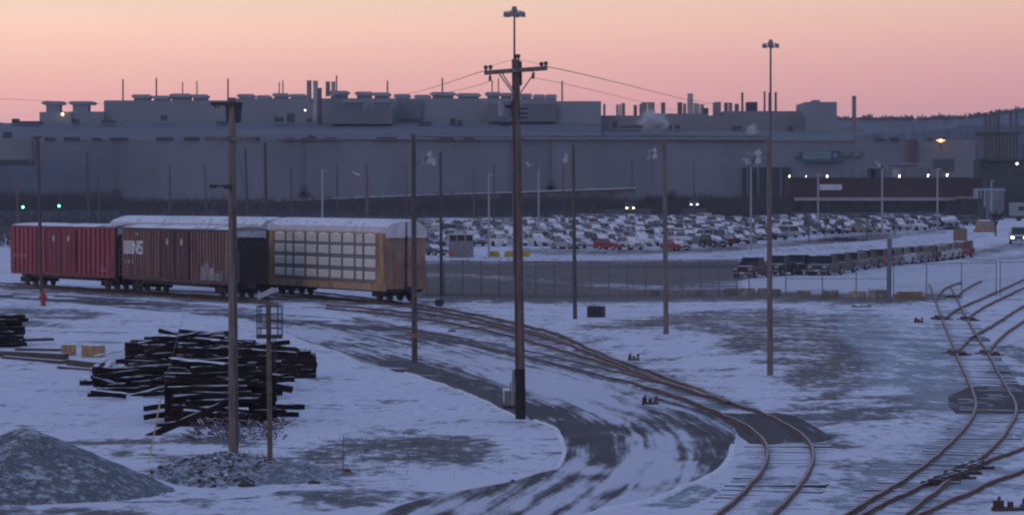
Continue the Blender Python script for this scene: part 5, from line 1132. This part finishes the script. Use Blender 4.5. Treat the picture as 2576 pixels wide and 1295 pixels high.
scrub(5200, -80, 300, 735, 780, 2.0, 3.9); scrub(4200, 300, 1060, 712, 770, .8, 2.6); scrub(2200, 1050, 1520, 710, 740, .6, 1.6); scrub(1400, 1640, 1715, 712, 740, .6, 1.6); scrub(3000, 1780, 1990, 712, 742, .6, 2.0); scrub(5200, 300, 1060, 738, 770, 1.0, 2.6); scrub(5200, 1050, 1540, 738, 775, 1.4, 3.4); scrub(1500, 1540, 1660, 742, 775, 1.0, 2.4); scrub(5500, 1620, 1990, 742, 790, 1.2, 3.2)
scrub(3500, -120, 330, 480, 735, .5, 2.4); scrub(2600, 2380, 2640, 712, 760, 1.5, 4.0)
scrubo = mb.build('scrub', [TW, mat('dusky scrub', (.065, .066, .075), .95, 0, 4, .3)], None); tag(scrubo, 'dark leafless scrub along the foot of the factory wall', 'scrub', kind='stuff')

# ------------------------------------------------------------------ factory
YF = 815.0
FW = mat('grey factory cladding', (.160, .190, .240), .75, 0, .09, .15, (1, 1, .22), bump=0); FW2 = mat('upper storey cladding', (.19, .205, .225), .75, 0, .06, .12, (1, 1, .3)); FW3 = mat('penthouse cladding', (.205, .238, .285), .75, 0, .07, .10)
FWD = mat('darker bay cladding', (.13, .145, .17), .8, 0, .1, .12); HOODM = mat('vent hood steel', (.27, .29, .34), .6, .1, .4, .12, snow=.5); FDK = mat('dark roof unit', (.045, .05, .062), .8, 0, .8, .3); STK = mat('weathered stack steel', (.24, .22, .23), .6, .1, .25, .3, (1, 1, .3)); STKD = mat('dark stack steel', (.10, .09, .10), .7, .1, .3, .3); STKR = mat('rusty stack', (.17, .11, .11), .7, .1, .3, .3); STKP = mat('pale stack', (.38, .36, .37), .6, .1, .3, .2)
fo = pt(1200, 520, YF); fo.z = zprof(YF)
fac = thing('factory', 'huge grey assembly plant with vents and stacks along its roof, filling the background', 'factory', fo)
def fbox(mb, x0, x1, yt, yb_, Y, dp):
    a = pt(x0, yt, Y); e = pt(x1, yb_, Y); return mb.bb(a.x, e.x, Y, Y + dp, e.z, a.z)
def fpart(name, m, *boxes, Y=YF, dp=30, parent=None):
    mb = MB()
    for bx in boxes: fbox(mb, *bx[:4], bx[4] if len(bx) > 4 else Y, bx[5] if len(bx) > 5 else dp)
    o = mb.build(name, m, fac, True)
    if parent:
        o.parent = parent; 
    return o
fpart('facade', FW, (-260, 2455, 352, 560)); o = fpart('facade_wing', mat('pale end bay cladding', (.22, .225, .26), .75, 0, .05, .1), (2370, 2453, 353, 560), Y=YF - .4, dp=.3)
mb = MB()     # pitched snow streaked roof strip above the facade
def strip(x0, x1, y0, y1, Y0, Y1):
    mb.quad(pt(x0, y0, Y0), pt(x1, y0, Y0), pt(x1, y1, Y1), pt(x0, y1, Y1))
strip(-260, 1512, 352, 310, YF + .5, 860); strip(1512, 2150, 354, 329, YF + .5, 855)
mb.build('roof', mat('snow streaked roof', (.115, .125, .142), .85, 0, .09, .16, (.3, 1, 1), bump=0), fac, True)
fpart('upper_storey', FW3, (-40, 0, 308, 330, 858, 40), (175, 262, 281, 314, 862, 30), (262, 583, 253, 314, 864, 60), (583, 1400, 248, 314, 866, 60), (1398, 1512, 255, 352, 858, 60), (100, 180, 282, 314, 861, 20))
fpart('upper_storey', FW2, (1512, 2032, 291, 335, 862, 50), (1640, 1780, 286, 292, 870, 30), (1820, 2030, 280, 293, 868, 30))
fpart('penthouse', FWD, (830, 986, 279, 312, 850, 12)); fpart('penthouse', FWD, (1000, 1060, 252, 300, 864.5, 1)); fpart('penthouse', FWD, (1228, 1400, 262, 306, 856, 8)); fpart('penthouse', FW3, (2027, 2105, 257, 345, 856, 30)); fpart('roof_unit', FW3, (2046, 2062, 252, 258, 858, 8)); fpart('penthouse', FW2, (2105, 2150, 322, 350, 856, 30))
for x0, x1, y0, y1 in ((1518, 1523, 262, 292), ): fpart('duct', FWD, (x0, x1, y0, y1), Y=857, dp=3)
# mushroom hoods
HD = [(104, 162, 255, 282, 116, 150), (172, 240, 255, 284, 183, 222), (330, 382, 238, 255, 337, 376), (382, 428, 241, 255, 388, 424), (425, 484, 236, 255, 432, 478), (480, 525, 238, 255, 486, 520), (595, 642, 237, 252, 602, 636), (644, 682, 240, 252, 650, 676), (684, 728, 235, 252, 690, 722), (726, 772, 237, 252, 732, 766), (825, 880, 229, 250, 832, 873), (891, 940, 231, 250, 898, 934), (936, 984, 233, 250, 942, 978), (989, 1034, 237, 250, 995, 1028), (1040, 1085, 239, 250, 1046, 1079), (1080, 1148, 232, 250, 1088, 1140), (1146, 1211, 235, 250, 1153, 1204), (1219, 1262, 232, 250, 1226, 1256), (1258, 1292, 234, 250, 1264, 1287), (1306, 1340, 236, 250, 1311, 1335), (1340, 1372, 238, 252, 1345, 1367), (1370, 1402, 238, 252, 1374, 1398), (858, 918, 250, 284, 868, 908), (930, 987, 250, 284, 940, 978)]
for k, (x0, x1, yt, yb_, s0, s1) in enumerate(HD):
    Y_ = 868 if k < 22 else 853
    if k < 2: Y_ = 866
    m = MB(); a = pt(x0, yt, Y_); e = pt(x1, yt + 9, Y_); st = pt(s0, yb_, Y_); st1 = pt(s1, yb_, Y_); dp = 6.0; q = (e.x - a.x) * .10
    m.prism([(a.x + q * 1.2, a.z), (e.x - q * 1.2, a.z), (e.x - .1, a.z - .35), (e.x, (a.z + e.z) / 2), (e.x - q, e.z), (a.x + q, e.z), (a.x, (a.z + e.z) / 2), (a.x + .1, a.z - .35)], Y_, Y_ + dp)
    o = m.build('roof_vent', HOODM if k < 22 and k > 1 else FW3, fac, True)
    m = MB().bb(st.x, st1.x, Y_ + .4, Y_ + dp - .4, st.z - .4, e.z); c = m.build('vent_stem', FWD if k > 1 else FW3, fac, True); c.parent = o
# stacks
ST = [(310, 200, 255, 4, 'd'), (394, 197, 245, 4, 'd'), (460, 207, 240, 3, 'd'), (496, 204, 241, 3, 'd'), (574, 198, 256, 4, 'd'), (703, 208, 240, 3, 'd'), (712, 203, 240, 3, 'd'), (847, 190, 235, 4, 'r'), (975, 204, 240, 4, 'd'), (1113, 197, 238, 4, 'r'), (1238, 203, 238, 3, 'd'), (1254, 198, 238, 3, 'd'), (1414, 204, 257, 4, 'd'),
      (778, 203, 252, 11, 'g'), (794, 204, 312, 11, 'p'), (805, 222, 318, 9, 'k'), (825, 206, 240, 10, 'g'), (839, 206, 240, 9, 'p'),
      (1553, 263, 293, 7, 'p'), (1560, 263, 293, 5, 'p'), (1568, 260, 293, 8, 'g'), (1598, 265, 293, 8, 'r'), (1611, 262, 293, 6, 'g'), (1621, 258, 293, 13, 'g'), (1638, 258, 293, 16, 'g'), (1668, 258, 293, 10, 'r'), (1710, 258, 293, 11, 'r'), (1722, 261, 293, 8, 'g'), (1736, 236, 293, 13, 'p'), (1749, 260, 293, 9, 'p'), (1757, 261, 293, 6, 'p'), (1766, 263, 293, 9, 'g'), (1797, 258, 293, 8, 'g'), (1807, 257, 293, 12, 'g'), (1826, 259, 284, 9, 'r'), (1837, 259, 284, 9, 'g'), (1853, 262, 284, 10, 'r'), (1867, 233, 284, 6, 'r'), (1923, 230, 282, 5, 'd'), (1935, 234, 282, 5, 'd'), (1951, 232, 282, 6, 'd'), (2148, 242, 355, 10, 'g')]
SM = {'d': STKD, 'r': STKR, 'g': STK, 'p': STKP, 'k': STKD}
for vx, yt, yb_, wd, m_ in ST:
    Y_ = 875 if vx < 1512 and wd < 8 else 858
    if 770 < vx < 810: Y_ = 856
    if vx > 1540: Y_ = 880
    if vx > 2100: Y_ = 850
    r = wd * px(Y_) / 2 * (1.12 if wd >= 8 else 1.0); m = MB().tube(pt(vx, yb_ + 3, Y_), pt(vx, yt, Y_), r, r * .97, 10)
    if wd >= 8: m.tube(pt(vx, yt + 2, Y_), pt(vx, yt, Y_), r * 1.08, r * 1.08, 10)
    m.build('smokestack', SM[m_], fac, True)
fpart('roof_unit', FDK, (1878, 1905, 257, 284, 878, 4)); fpart('roof_unit', FDK, (1771, 1782, 272, 293, 878, 4))
for bx in ((690, 712, 295, 307), (722, 740, 286, 308), (772, 783, 298, 308), (898, 913, 300, 312), (1049, 1084, 306, 312), (1132, 1145, 298, 313), (1150, 1163, 303, 313), (1256, 1284, 308, 315), (1541, 1554, 305, 321), (1560, 1590, 317, 322), (1592, 1620, 316, 322), (1680, 1690, 315, 325), (1699, 1710, 315, 325), (1843, 1866, 317, 326), (1983, 1995, 317, 329), (404, 418, 290, 303), (180, 196, 300, 311), (30, 46, 299, 311), (46, 105, 305, 311), (255, 290, 303, 309), (545, 575, 305, 311), (8, 26, 333, 348), (775, 789, 341, 354), (640, 652, 345, 353), (2240, 2262, 346, 354)):
    fpart('roof_unit', FDK, bx, Y=852 if bx[2] < 330 else YF - .8, dp=3)
fpart('wall_seam', FWD, (286, 297, 355, 505), Y=YF - .25, dp=.3); fpart('wall_seam', FWD, (757, 767, 355, 500), Y=YF - .25, dp=.3); fpart('wall_seam', FWD, (1379, 1387, 355, 480), Y=YF - .25, dp=.3); fpart('wall_seam', FWD, (1282, 1286, 355, 480), Y=YF - .25, dp=.3)
for vx, vy in ((293, 492), (763, 483), (1384, 468)): fpart('wall_hopper', mat('dim hopper', (.075, .075, .09), .8), (vx - 12, vx + 14, vy, vy + 10), (vx - 6, vx + 6, vy - 18, vy + 26), Y=YF - .9, dp=1.0)
# pipework and louvres along the eaves
rs = random.Random(3)
PR = mat('rusty eaves pipe', (.13, .085, .085), .7, 0, .5, .3); x = 112
while x < 1260:
    l = rs.uniform(18, 52)
    if rs.random() < .72: fpart('eaves_louvre', FDK, (x, x + l, 346 + rs.uniform(-1, 1), 352), Y=YF - .7, dp=1.2)
    x += l + rs.uniform(6, 34)
for (x0, x1, vy, r) in ((1035, 1320, 344, .14), (1320, 1935, 343, .16), (700, 1935, 352, .2), (1700, 2150, 355, .12)): MB().tube(pt(x0, vy, YF - 1.0), pt(x1, vy + 1, YF - 1.0), r, r, 6).build('eaves_pipe', PR, fac, True)
for k in range(24): MB().tube(pt(1060 + 36 * k, 343, YF - .9), pt(1060 + 36 * k, 353, YF - .9), .08, .08, 5).build('pipe_support', PR, fac, True)
# right hand facade: ducts, sign, vertical pipe, equipment on the brick building's roof
MB().tube(pt(2296, 351, YF - 1.2), pt(2296, 412, YF - 1.2), .8, .8, 10).build('rust_duct', mat('dark rusty duct', (.10, .055, .065), .7, 0, .4, .3), fac, True); fpart('duct', FWD, (2278, 2288, 352, 412), Y=YF - .6, dp=.6)
for vx in (2215, 2345): fpart('roof_unit', FDK, (vx - 14, vx + 14, 349, 353), Y=YF - .5, dp=.5)
so_ = pt(2065, 407, YF - 2); sg = thing('billboard', 'long blue billboard with a pale lettering panel on the factory wall, above the brick building', 'sign', so_)
SGB = mat('dark teal sign', (.035, .10, .14), .6, 0, .4, .15)
def sbox(n_, m_, x0, x1, y0, y1, Y_, d_): a = pt(x0, y0, Y_); e = pt(x1, y1, Y_); return MB().bb(a.x, e.x, Y_, Y_ + d_, e.z, a.z).build(n_, m_, sg, True)
sbox('panel', SGB, 2017, 2113, 379, 408, YF - 2, .5); sbox('pale_field', mat('pale sign field', (.17, .25, .30), .6, 0, .3, .12), 2020, 2090, 381, 400, YF - 2.1, .1); sbox('emblem_field', mat('deep blue emblem', (.03, .07, .13), .5), 2092, 2110, 381, 402, YF - 2.1, .1)
rs = random.Random(2); m = MB()
for row_, (x0, x1) in enumerate(((2026, 2078), (2032, 2070))):
    x = x0
    while x < x1:
        w1 = rs.uniform(2, 5); a = pt(x, 386 + row_ * 6, YF - 2.14); e = pt(x + w1, 388.4 + row_ * 6, YF - 2.14); m.bb(a.x, e.x, YF - 2.15, YF - 2.1, e.z, a.z); x += w1 + 1.2
m.build('lettering', mat('dim lettering', (.05, .10, .14), .6), sg, True)
c_ = pt(2101, 391, YF - 2.13); MB().tube(c_, c_ + Vector((0, -.06, 0)), .55, .55, 14).build('emblem', mat('pale emblem', (.16, .24, .30), .5), sg, True)
for x0, x1, y0, y1 in ((2000, 2012, 382, 396), (2122, 2142, 380, 394), (2148, 2168, 378, 395)): fpart('wall_bracket', FWD, (x0, x1, y1 - 2, y1), (x1 - 2, x1, y0, y1), Y=YF - .8, dp=.8)
# ramp wall rising to the right in front of the facade
m = MB(); YR = 792.0; RL = [(255, 525), (560, 512), (1000, 494), (1400, 481), (1600, 474)]
for (a, b_), (c, d) in zip(RL, RL[1:]):
    p0 = pt(a, b_, YR); p1 = pt(c, d, YR); i = len(m.v); m.v += [(p0.x, YR, 3), (p1.x, YR, 3), tuple(p1), tuple(p0), (p0.x, YR + .8, 3), (p1.x, YR + .8, 3), (p1.x, YR + .8, p1.z), (p0.x, YR + .8, p0.z)]
    for q in ((0, 1, 2, 3), (5, 4, 7, 6), (1, 5, 6, 2), (4, 0, 3, 7)): m.f.append(tuple(i + j for j in q)); m.mi.append(0)
p0 = pt(255, 525, YR); rw = thing('ramp_wall', 'long grey ramp wall with a snowy top rising to the right below the factory wall', 'wall', p0)
m.build('wall', mat('ramp concrete', (.125, .135, .16), .9, 0, .12, .3, (1, 1, .6)), rw, True)
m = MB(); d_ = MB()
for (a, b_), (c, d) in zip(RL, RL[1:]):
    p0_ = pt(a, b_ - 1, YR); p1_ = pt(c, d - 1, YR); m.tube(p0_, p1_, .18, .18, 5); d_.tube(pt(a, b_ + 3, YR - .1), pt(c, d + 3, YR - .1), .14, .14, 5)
m.build('snow_cap', mat('dim snow', (.45, .46, .50), .9), rw, True); d_.build('shadow_strip', FDK, rw, True)  # dark tube below the cap stands in for its shadow
for k in range(13):
    vx = 480 + k * 88; vy = float(np.interp(vx, [q[0] for q in RL], [q[1] for q in RL])) + 5; a = pt(vx, vy, YR - .4); MB().bb(a.x - .8, a.x + .8, YR - .5, YR, a.z - .35, a.z + .2).build('drain', FDK, rw, True)
# gantry at the left edge
go = pt(40, 415, 790); ga = thing('conveyor_gantry', 'grey enclosed conveyor gantry with a dark frame at the left edge', 'gantry', go)
def gbox(n_, m_, x0, x1, y0, y1, Y_, d_): a = pt(x0, y0, Y_); e = pt(x1, y1, Y_); return MB().bb(a.x, e.x, Y_, Y_ + d_, e.z, a.z).build(n_, m_, ga, True)
gbox('housing', mat('gantry cladding', (.19, .21, .21), .8, 0, .2, .1), -260, 78, 348, 402, 790, 5); gbox('floor_beam', FDK, -260, 84, 402, 416, 789.5, 5.5); gbox('frame', PR, 86, 92, 345, 415, 789, 1); gbox('frame', FWD, 78, 82, 340, 412, 789, 1)
gbox('frame', FDK, 86, 104, 343, 349, 788.8, 1); gbox('frame', FDK, 88, 97, 350, 415, 790, 1); gbox('support_leg', FWD, 81, 84, 415, 560, 790, .5); gbox('support_leg', FWD, 88, 91, 415, 560, 790, .5)
# dark bay on the far side of the lot, left of the brick building
fpart('dark_bay', mat('dark open bay', (.035, .04, .05), .9, 0, .2, .2), (1868, 1985, 421, 545), Y=YF - 1.5, dp=1.4)
for vx in (1878, 1886, 1905, 1930, 1962): fpart('bay_pier', FWD, (vx, vx + 5, 420, 545), Y=YF - 2, dp=.5)
# ------------------------------------------------------------------ brick office building
YB = 735.0; bo = pt(2200, 545, YB); bo.z = zprof(YB); br = thing('brick_building', 'long low dark red brick building with a pale canopy and lit roof lamps', 'building', bo)
def bbox(n_, m_, x0, x1, y0, y1, Y_=YB, d_=12, par=None):
    a = pt(x0, y0, Y_); e = pt(x1, y1, Y_); o = MB().bb(a.x, e.x, Y_, Y_ + d_, e.z, a.z).build(n_, m_, br, True)
    if par: o.parent = par
    return o
BRK = mat('dark red brick', (.042, .0175, .022), .85, 0, 6, .25); GLD = mat('dim glazing', (.03, .042, .055), .25, 0, .3, .3)
bbox('wall', BRK, 1985, 2470, 448, 499); bbox('parapet', FDK, 1983, 2472, 446, 449, YB - .2, 12.4); bbox('ground_floor', GLD, 2002, 2466, 505, 575, YB + 1.5, 9)
bbox('canopy', mat('pale canopy edge', (.33, .32, .36), .8, 0, .3, .12, snow=.6), 1999, 2402, 497, 505, YB - 3, 5); bbox('canopy', mat('pale canopy edge', (.33, .32, .36)), 2402, 2470, 495, 499, YB - 1, 3)
for k in range(12): vx = 2010 + 41 * k; bbox('pier', mat('pier paint', (.10, .085, .095), .8, 0, .5, .2), vx, vx + 9, 505, 570, YB + 1.0, .5)
bbox('entrance_wall', BRK, 1968, 2004, 496, 575, YB - 1, 3)
pn = bbox('white_sign', mat('white sign face', (.55, .56, .60), .6, 0, .5, .08), 2062, 2118, 464, 478, YB - .5, .4); bbox('sign_stripe', mat('pale blue stripe', (.36, .42, .52), .6), 2064, 2113, 470, 472.5, YB - .55, .05, pn); pn.children and None
for vx in (2080, 2145, 2172, 2196, 2232): bbox('roof_unit', FWD, vx - 5, vx + 5, 430 - (vx % 7), 447, YB + 3, 2)
bbox('roof_unit', FDK, 2184, 2216, 424, 446, YB + 3, 2); bbox('roof_unit', HOODM, 2244, 2262, 426, 447, YB + 3, 2); bbox('roof_unit', FWD, 2276, 2330, 420, 447, YB + 4, 3); bbox('roof_pipe', HOODM, 2262, 2330, 411, 413, YB + 4, .4); bbox('roof_pipe', FDK, 2236, 2290, 416, 419, YB + 4, .5)
bbox('roof_tank', mat('dusky green tank', (.05, .065, .065), .7, 0, .6, .3), 2352, 2400, 400, 432, YB + 5, 4); bbox('roof_tank', FWD, 2338, 2372, 424, 447, YB + 3, 3)
for k, (vx, vy, r, e, c) in enumerate(((1986, 443, .36, 16, (.75, 1, .35)), (2028, 442, .20, 3.0, (.9, .95, 1)), (2081, 442, .30, 14, (1, .98, .95)), (2263, 442, .36, 15, (1, .9, .8)), (2335, 440, .34, 14, (.95, .95, .8)), (2383, 439, .32, 13, (.95, 1, .9)))):
    p = pt(vx, vy, YB - .6); MB().sphere(p, r * .32, 8, 6).tube(p + Vector((0, .3, 0)), p + Vector((0, .9, -.3)), .08, .08, 5).build('roof_lamp', mat('lit lamp %d' % k, (1, 1, 1), .4, emit=c, es=e), br, True)
for vx in (2403 - 160, 2459 - 160, 2516 - 160, 2560 - 130): p = pt(vx - 0, 537, YB - .5); MB().sphere(p, .16, 6, 5, (1, 1, 2.2)).build('door_lamp', mat('dim door lamp', (1, 1, 1), .4, emit=(.8, .8, .65), es=.55), br, True)
p = pt(2366, 354, YF - 2.5); fl = thing('wall_lamp', 'bright orange lamp on the factory eaves right of the rusty duct', 'lamp', p)
OR = mat('orange sodium lamp', (1, 1, 1), .4, emit=(1, .35, .05), es=3); ORC = mat('sodium lamp core', (1, 1, 1), .4, emit=(1, .48, .10), es=7)
MB().sphere((0, 0, 0), .34, 10, 8, (1.4, .8, .9)).build('lens', ORC, fl); MB().box((-.75, 0, .05), (.45, .4, .2)).box((.75, 0, .05), (.45, .4, .2)).build('side_lens', OR, fl); MB().tube((0, 0, -.3), (0, .4, -1.6), .1, .1, 6).build('stalk', FDK, fl)
for vx, vy, Y_, c, e, r, lb in ((158, 288, 860, (1, .55, .25), 5, .34, 'warm lamp glowing between the two left roof hoods'), (768, 278, 862, (1, .8, .7), 4, .22, 'small pink lamp on the penthouse wall left of the big stacks'), (2558, 412, 770, (1, .45, .55), 3, .26, 'small pink lamp on the dark tower at the right edge')):
    o = MB().sphere((0, 0, 0), r, 8, 6).build('wall_lamp', mat('lamp ' + lb[:14], (1, 1, 1), .4, emit=c, es=e), None); o.location = pt(vx, vy, Y_); tag(o, lb, 'lamp')
# green traffic lights at the left
for vx, vy, Y_, lb in ((65, 521, 640, 'left green traffic light before the dark scrub'), (167, 518, 650, 'right green traffic light before the dark scrub')):
    vx2 = vx * 1.0 - (7 if vx < 100 else 18); p = pt(vx2, vy, Y_); g0 = Vector((p.x, p.y, zprof(Y_))); t = thing('traffic_light', lb, 'traffic light', g0, 0, 'green traffic lights')
    MB().tube((0, .3, 0), (0, .3, p.z - g0.z + 1.0), .09, .07, 8).build('pole', BLK, t); MB().box((0, 0, p.z - g0.z + .45), (.5, .3, 1.4)).build('housing', BLK, t); MB().sphere((0, -.18, p.z - g0.z), .20, 8, 6, (1, .5, 1)).build('green_lamp', mat('green signal', (1, 1, 1), .3, emit=(.12, 1, .55), es=9), t)
# ------------------------------------------------------------------ tower block at the right edge, gatehouse, truck body
YT = 775.0; to = pt(2518, 500, YT); to.z = zprof(YT); tw = thing('cooling_tower', 'dim dark cooling tower block with thin pipes on top at the right edge', 'tower', to)
def tbox(n_, m_, x0, x1, y0, y1, Y_=YT, d_=9): a = pt(x0, y0, Y_); e = pt(x1, y1, Y_); return MB().bb(a.x, e.x, Y_, Y_ + d_, e.z, a.z).build(n_, m_, tw, True)
TWR = mat('tower grey', (.13, .14, .14), .85, 0, .3, .35, (1, 1, .3)); TWD = mat('tower dark', (.055, .06, .065), .9, 0, .3, .3)
tbox('upper_block', TWR, 2472, 2562, 336, 402); tbox('lower_block', TWD, 2462, 2640, 402, 560, YT + 1); tbox('rim_beam', TWD, 2468, 2566, 332, 338, YT - .4, 9.8); tbox('rim_beam', TWD, 2466, 2568, 400, 405, YT - .4, 9.8)
for k in range(10): tbox('louvre_column', TWD, 2476 + 9 * k, 2479 + 9 * k, 338, 400, YT - .25, .3)
for vx, vt in ((2478, 284), (2490, 281), (2501, 283), (2511, 284), (2542, 282), (2556, 281)): MB().tube(pt(vx, 336, YT + 3), pt(vx, vt, YT + 3), .32, .3, 8).build('pipe', mat('dim pipe', (.10, .10, .115), .7), tw, True)
YG = 700.0; t = thing('gatehouse', 'pale flat roofed gatehouse below the dark tower at the right edge', 'gatehouse', pt(2490, 540, YG))
def g2(n_, m_, x0, x1, y0, y1, Y_=YG, d_=5): a = pt(x0, y0, Y_); e = pt(x1, y1, Y_); return MB().bb(a.x, e.x, Y_, Y_ + d_, e.z, a.z).build(n_, m_, t, True)
g2('roof_fascia', mat('pale blue fascia', (.27, .30, .36), .7, 0, .5, .1), 2456, 2528, 474, 479); g2('wall', mat('gatehouse wall', (.12, .14, .17), .8, 0, .5, .2), 2480, 2526, 479, 560); g2('pier', PALE, 2456, 2461, 479, 500); g2('pier', PALE, 2466, 2469, 479, 500); g2('pier', PALE, 2475, 2479, 479, 520); g2('window', GLD, 2461, 2480, 479, 560, YG + 1, 3)
YK = 600.0; t = thing('box_truck', 'greenish white box truck body cut by the right edge behind the van', 'truck', pt(2590, 545, YK))
def g3(n_, m_, x0, x1, y0, y1, Y_=YK, d_=7): a = pt(x0, y0, Y_); e = pt(x1, y1, Y_); return MB().bb(a.x, e.x, Y_, Y_ + d_, e.z, a.z).build(n_, m_, t, True)
g3('cargo_box', mat('greenish white box', (.22, .27, .27), .7, 0, .6, .12), 2553, 2640, 510, 543); g3('dark_panel', FDK, 2562, 2640, 519, 530, YK - .06, .1); g3('chassis', BLK, 2556, 2638, 543, 550, YK + .2, 6); 
for vx in (2563, 2630): MB().tube(pt(vx, 549, YK + .5), pt(vx, 549, YK + .9), .5, .5, 12).build('wheel', TYRE, t, True)
# ------------------------------------------------------------------ hills
def hill(Y0, Y1, prof, zb, col, seed, name='hills'):
    rr = np.random.RandomState(seed); xs = np.arange(-900, 3500, 6.0); yt = np.interp(xs, [q[0] for q in prof], [q[1] for q in prof])
    rough = np.zeros_like(xs)
    for i in range(26): rough += rr.uniform(.2, 1.0) * np.sin(xs * 2 * PI / rr.uniform(14, 220) + rr.uniform(0, 6))
    yt = yt + rough * .55 + rr.uniform(-1.6, 1.2, len(xs))
    nR = 8; vs = []; 
    for r in range(nR + 1):
        f = r / nR; Y = Y0 + (Y1 - Y0) * f
        for x, t_ in zip(xs, yt):
            z1 = H - (t_ - HY) * Y1 / F; z = zb + (z1 - zb) * (f ** .8); vs.append(((x - CX) * (Y0 * (1 - f) + Y1 * f) / F, Y + (rr.uniform(-6, 6) if 0 < r < nR else 0), z + (rr.uniform(-1, 1) if 0 < r < nR else 0)))
    n = len(xs); fs = [(r * n + j, r * n + j + 1, (r + 1) * n + j + 1, (r + 1) * n + j) for r in range(nR) for j in range(n - 1)]
    me_ = bpy.data.meshes.new(name); me_.from_pydata(vs, [], fs); me_.polygons.foreach_set('use_smooth', [True] * len(fs)); me_.materials.append(mat('wooded hill %d' % seed, col, .95, 0, .02, .22, (1, 1, 2.5))); o = bpy.data.objects.new(name, me_); COL.objects.link(o); tag(o, kind='structure')
hill(1500, 2300, [(-900, 330), (1500, 330), (1900, 312), (2110, 299), (2300, 300), (2420, 296), (2500, 286), (2576, 278), (2800, 268), (3500, 275)], 4, (.075, .085, .11), 2)
hill(1050, 1300, [(-900, 380), (2000, 372), (2150, 340), (2300, 332), (2430, 318), (2480, 312), (2600, 315), (3500, 320)], 4, (.075, .083, .105), 5)
# crowns on the ridge
mb = MB(); rs = random.Random(8)
for k in range(260):
    vx = rs.uniform(2060, 2720); Y_ = rs.uniform(2180, 2290); yt = float(np.interp(vx, [2060, 2110, 2300, 2420, 2500, 2576, 2800], [301, 299, 300, 296, 286, 278, 268])) + 2; p = pt(vx, yt, Y_); hh = rs.uniform(1.0, 3.2) * (1.7 if rs.random() < .08 else 1)
    for j in range(9):
        d = Vector((rs.gauss(0, 1), rs.gauss(0, 1), rs.uniform(.2, 1.2))).normalized() * hh * rs.uniform(.5, 1.2); mb.tube(p, p + d, .9, .3, 3, False)
tag(mb.build('far_wood', mat('far bare wood', (.06, .055, .06), .95), None), 'bare woodland along the far hill ridge', 'woodland', kind='stuff')
# ------------------------------------------------------------------ steam and air
def steam(vx0, vx1, vy0, vy1, Y, dens, seed, label, lean=0.0):
    a = pt(vx0, vy1, Y); e = pt(vx1, vy0, Y); c = (a + e) / 2
    m = MB().sphere((0, 0, 0), 1, 16, 12); o = m.build('steam', None, None); o.data.materials.clear()
    o.location = c; o.scale = ((e.x - a.x) / 2, (e.x - a.x) / 2 * .8, (e.z - a.z) / 2); o.rotation_euler = (0, lean, 0)
    t = NT('steam %d' % seed); t.n.remove(t.b); pv = t.node('ShaderNodeVolumePrincipled'); tc2 = t.node('ShaderNodeTexCoord')
    ln = t.node('ShaderNodeVectorMath', operation='LENGTH'); t.link(tc2.outputs['Object'], ln.inputs[0])
    mp = t.node('ShaderNodeMapping'); mp.inputs['Location'].default_value = (seed, 0, 0); t.link(tc2.outputs['Object'], mp.inputs[0])
    nz = t.node('ShaderNodeTexNoise'); nz.inputs['Scale'].default_value = 1.7; nz.inputs['Detail'].default_value = 4; t.link(mp.outputs[0], nz.inputs['Vector'])
    v = t.math('ADD', t.math('SUBTRACT', 1.0, ln.outputs['Value']), t.math('MULTIPLY', t.math('SUBTRACT', nz.outputs[0], .55), 1.5)); t.link(t.math('MULTIPLY', t.smooth(v, .0, .8), dens), pv.inputs['Density'])
    pv.inputs['Color'].default_value = (.95, .93, .93, 1); t.link(pv.outputs[0], t.n['Material Output'].inputs['Volume']); o.data.materials.append(t.m); return tag(o, label, 'steam', kind='stuff')
steam(1596, 1690, 272, 338, 838, 1.6, 3, 'puff of white steam rising from the factory roof'); steam(1872, 1912, 305, 358, 838, 1.2, 8, 'thin wisp of steam beside the tall mast on the right', .3)
hz = MB().bb(-2600, 2600, -80, 2600, -1.5, 150).build('haze', None, None); hz.data.materials.clear(); t = NT('haze air'); t.n.remove(t.b); pv = t.node('ShaderNodeVolumePrincipled'); pv.inputs['Color'].default_value = (.86, .88, .95, 1); pv.inputs['Density'].default_value = .00011; pv.inputs['Anisotropy'].default_value = .2; t.link(pv.outputs[0], t.n['Material Output'].inputs['Volume']); hz.data.materials.append(t.m); tag(hz, 'thin cold haze over the rail yard', 'haze', kind='stuff')
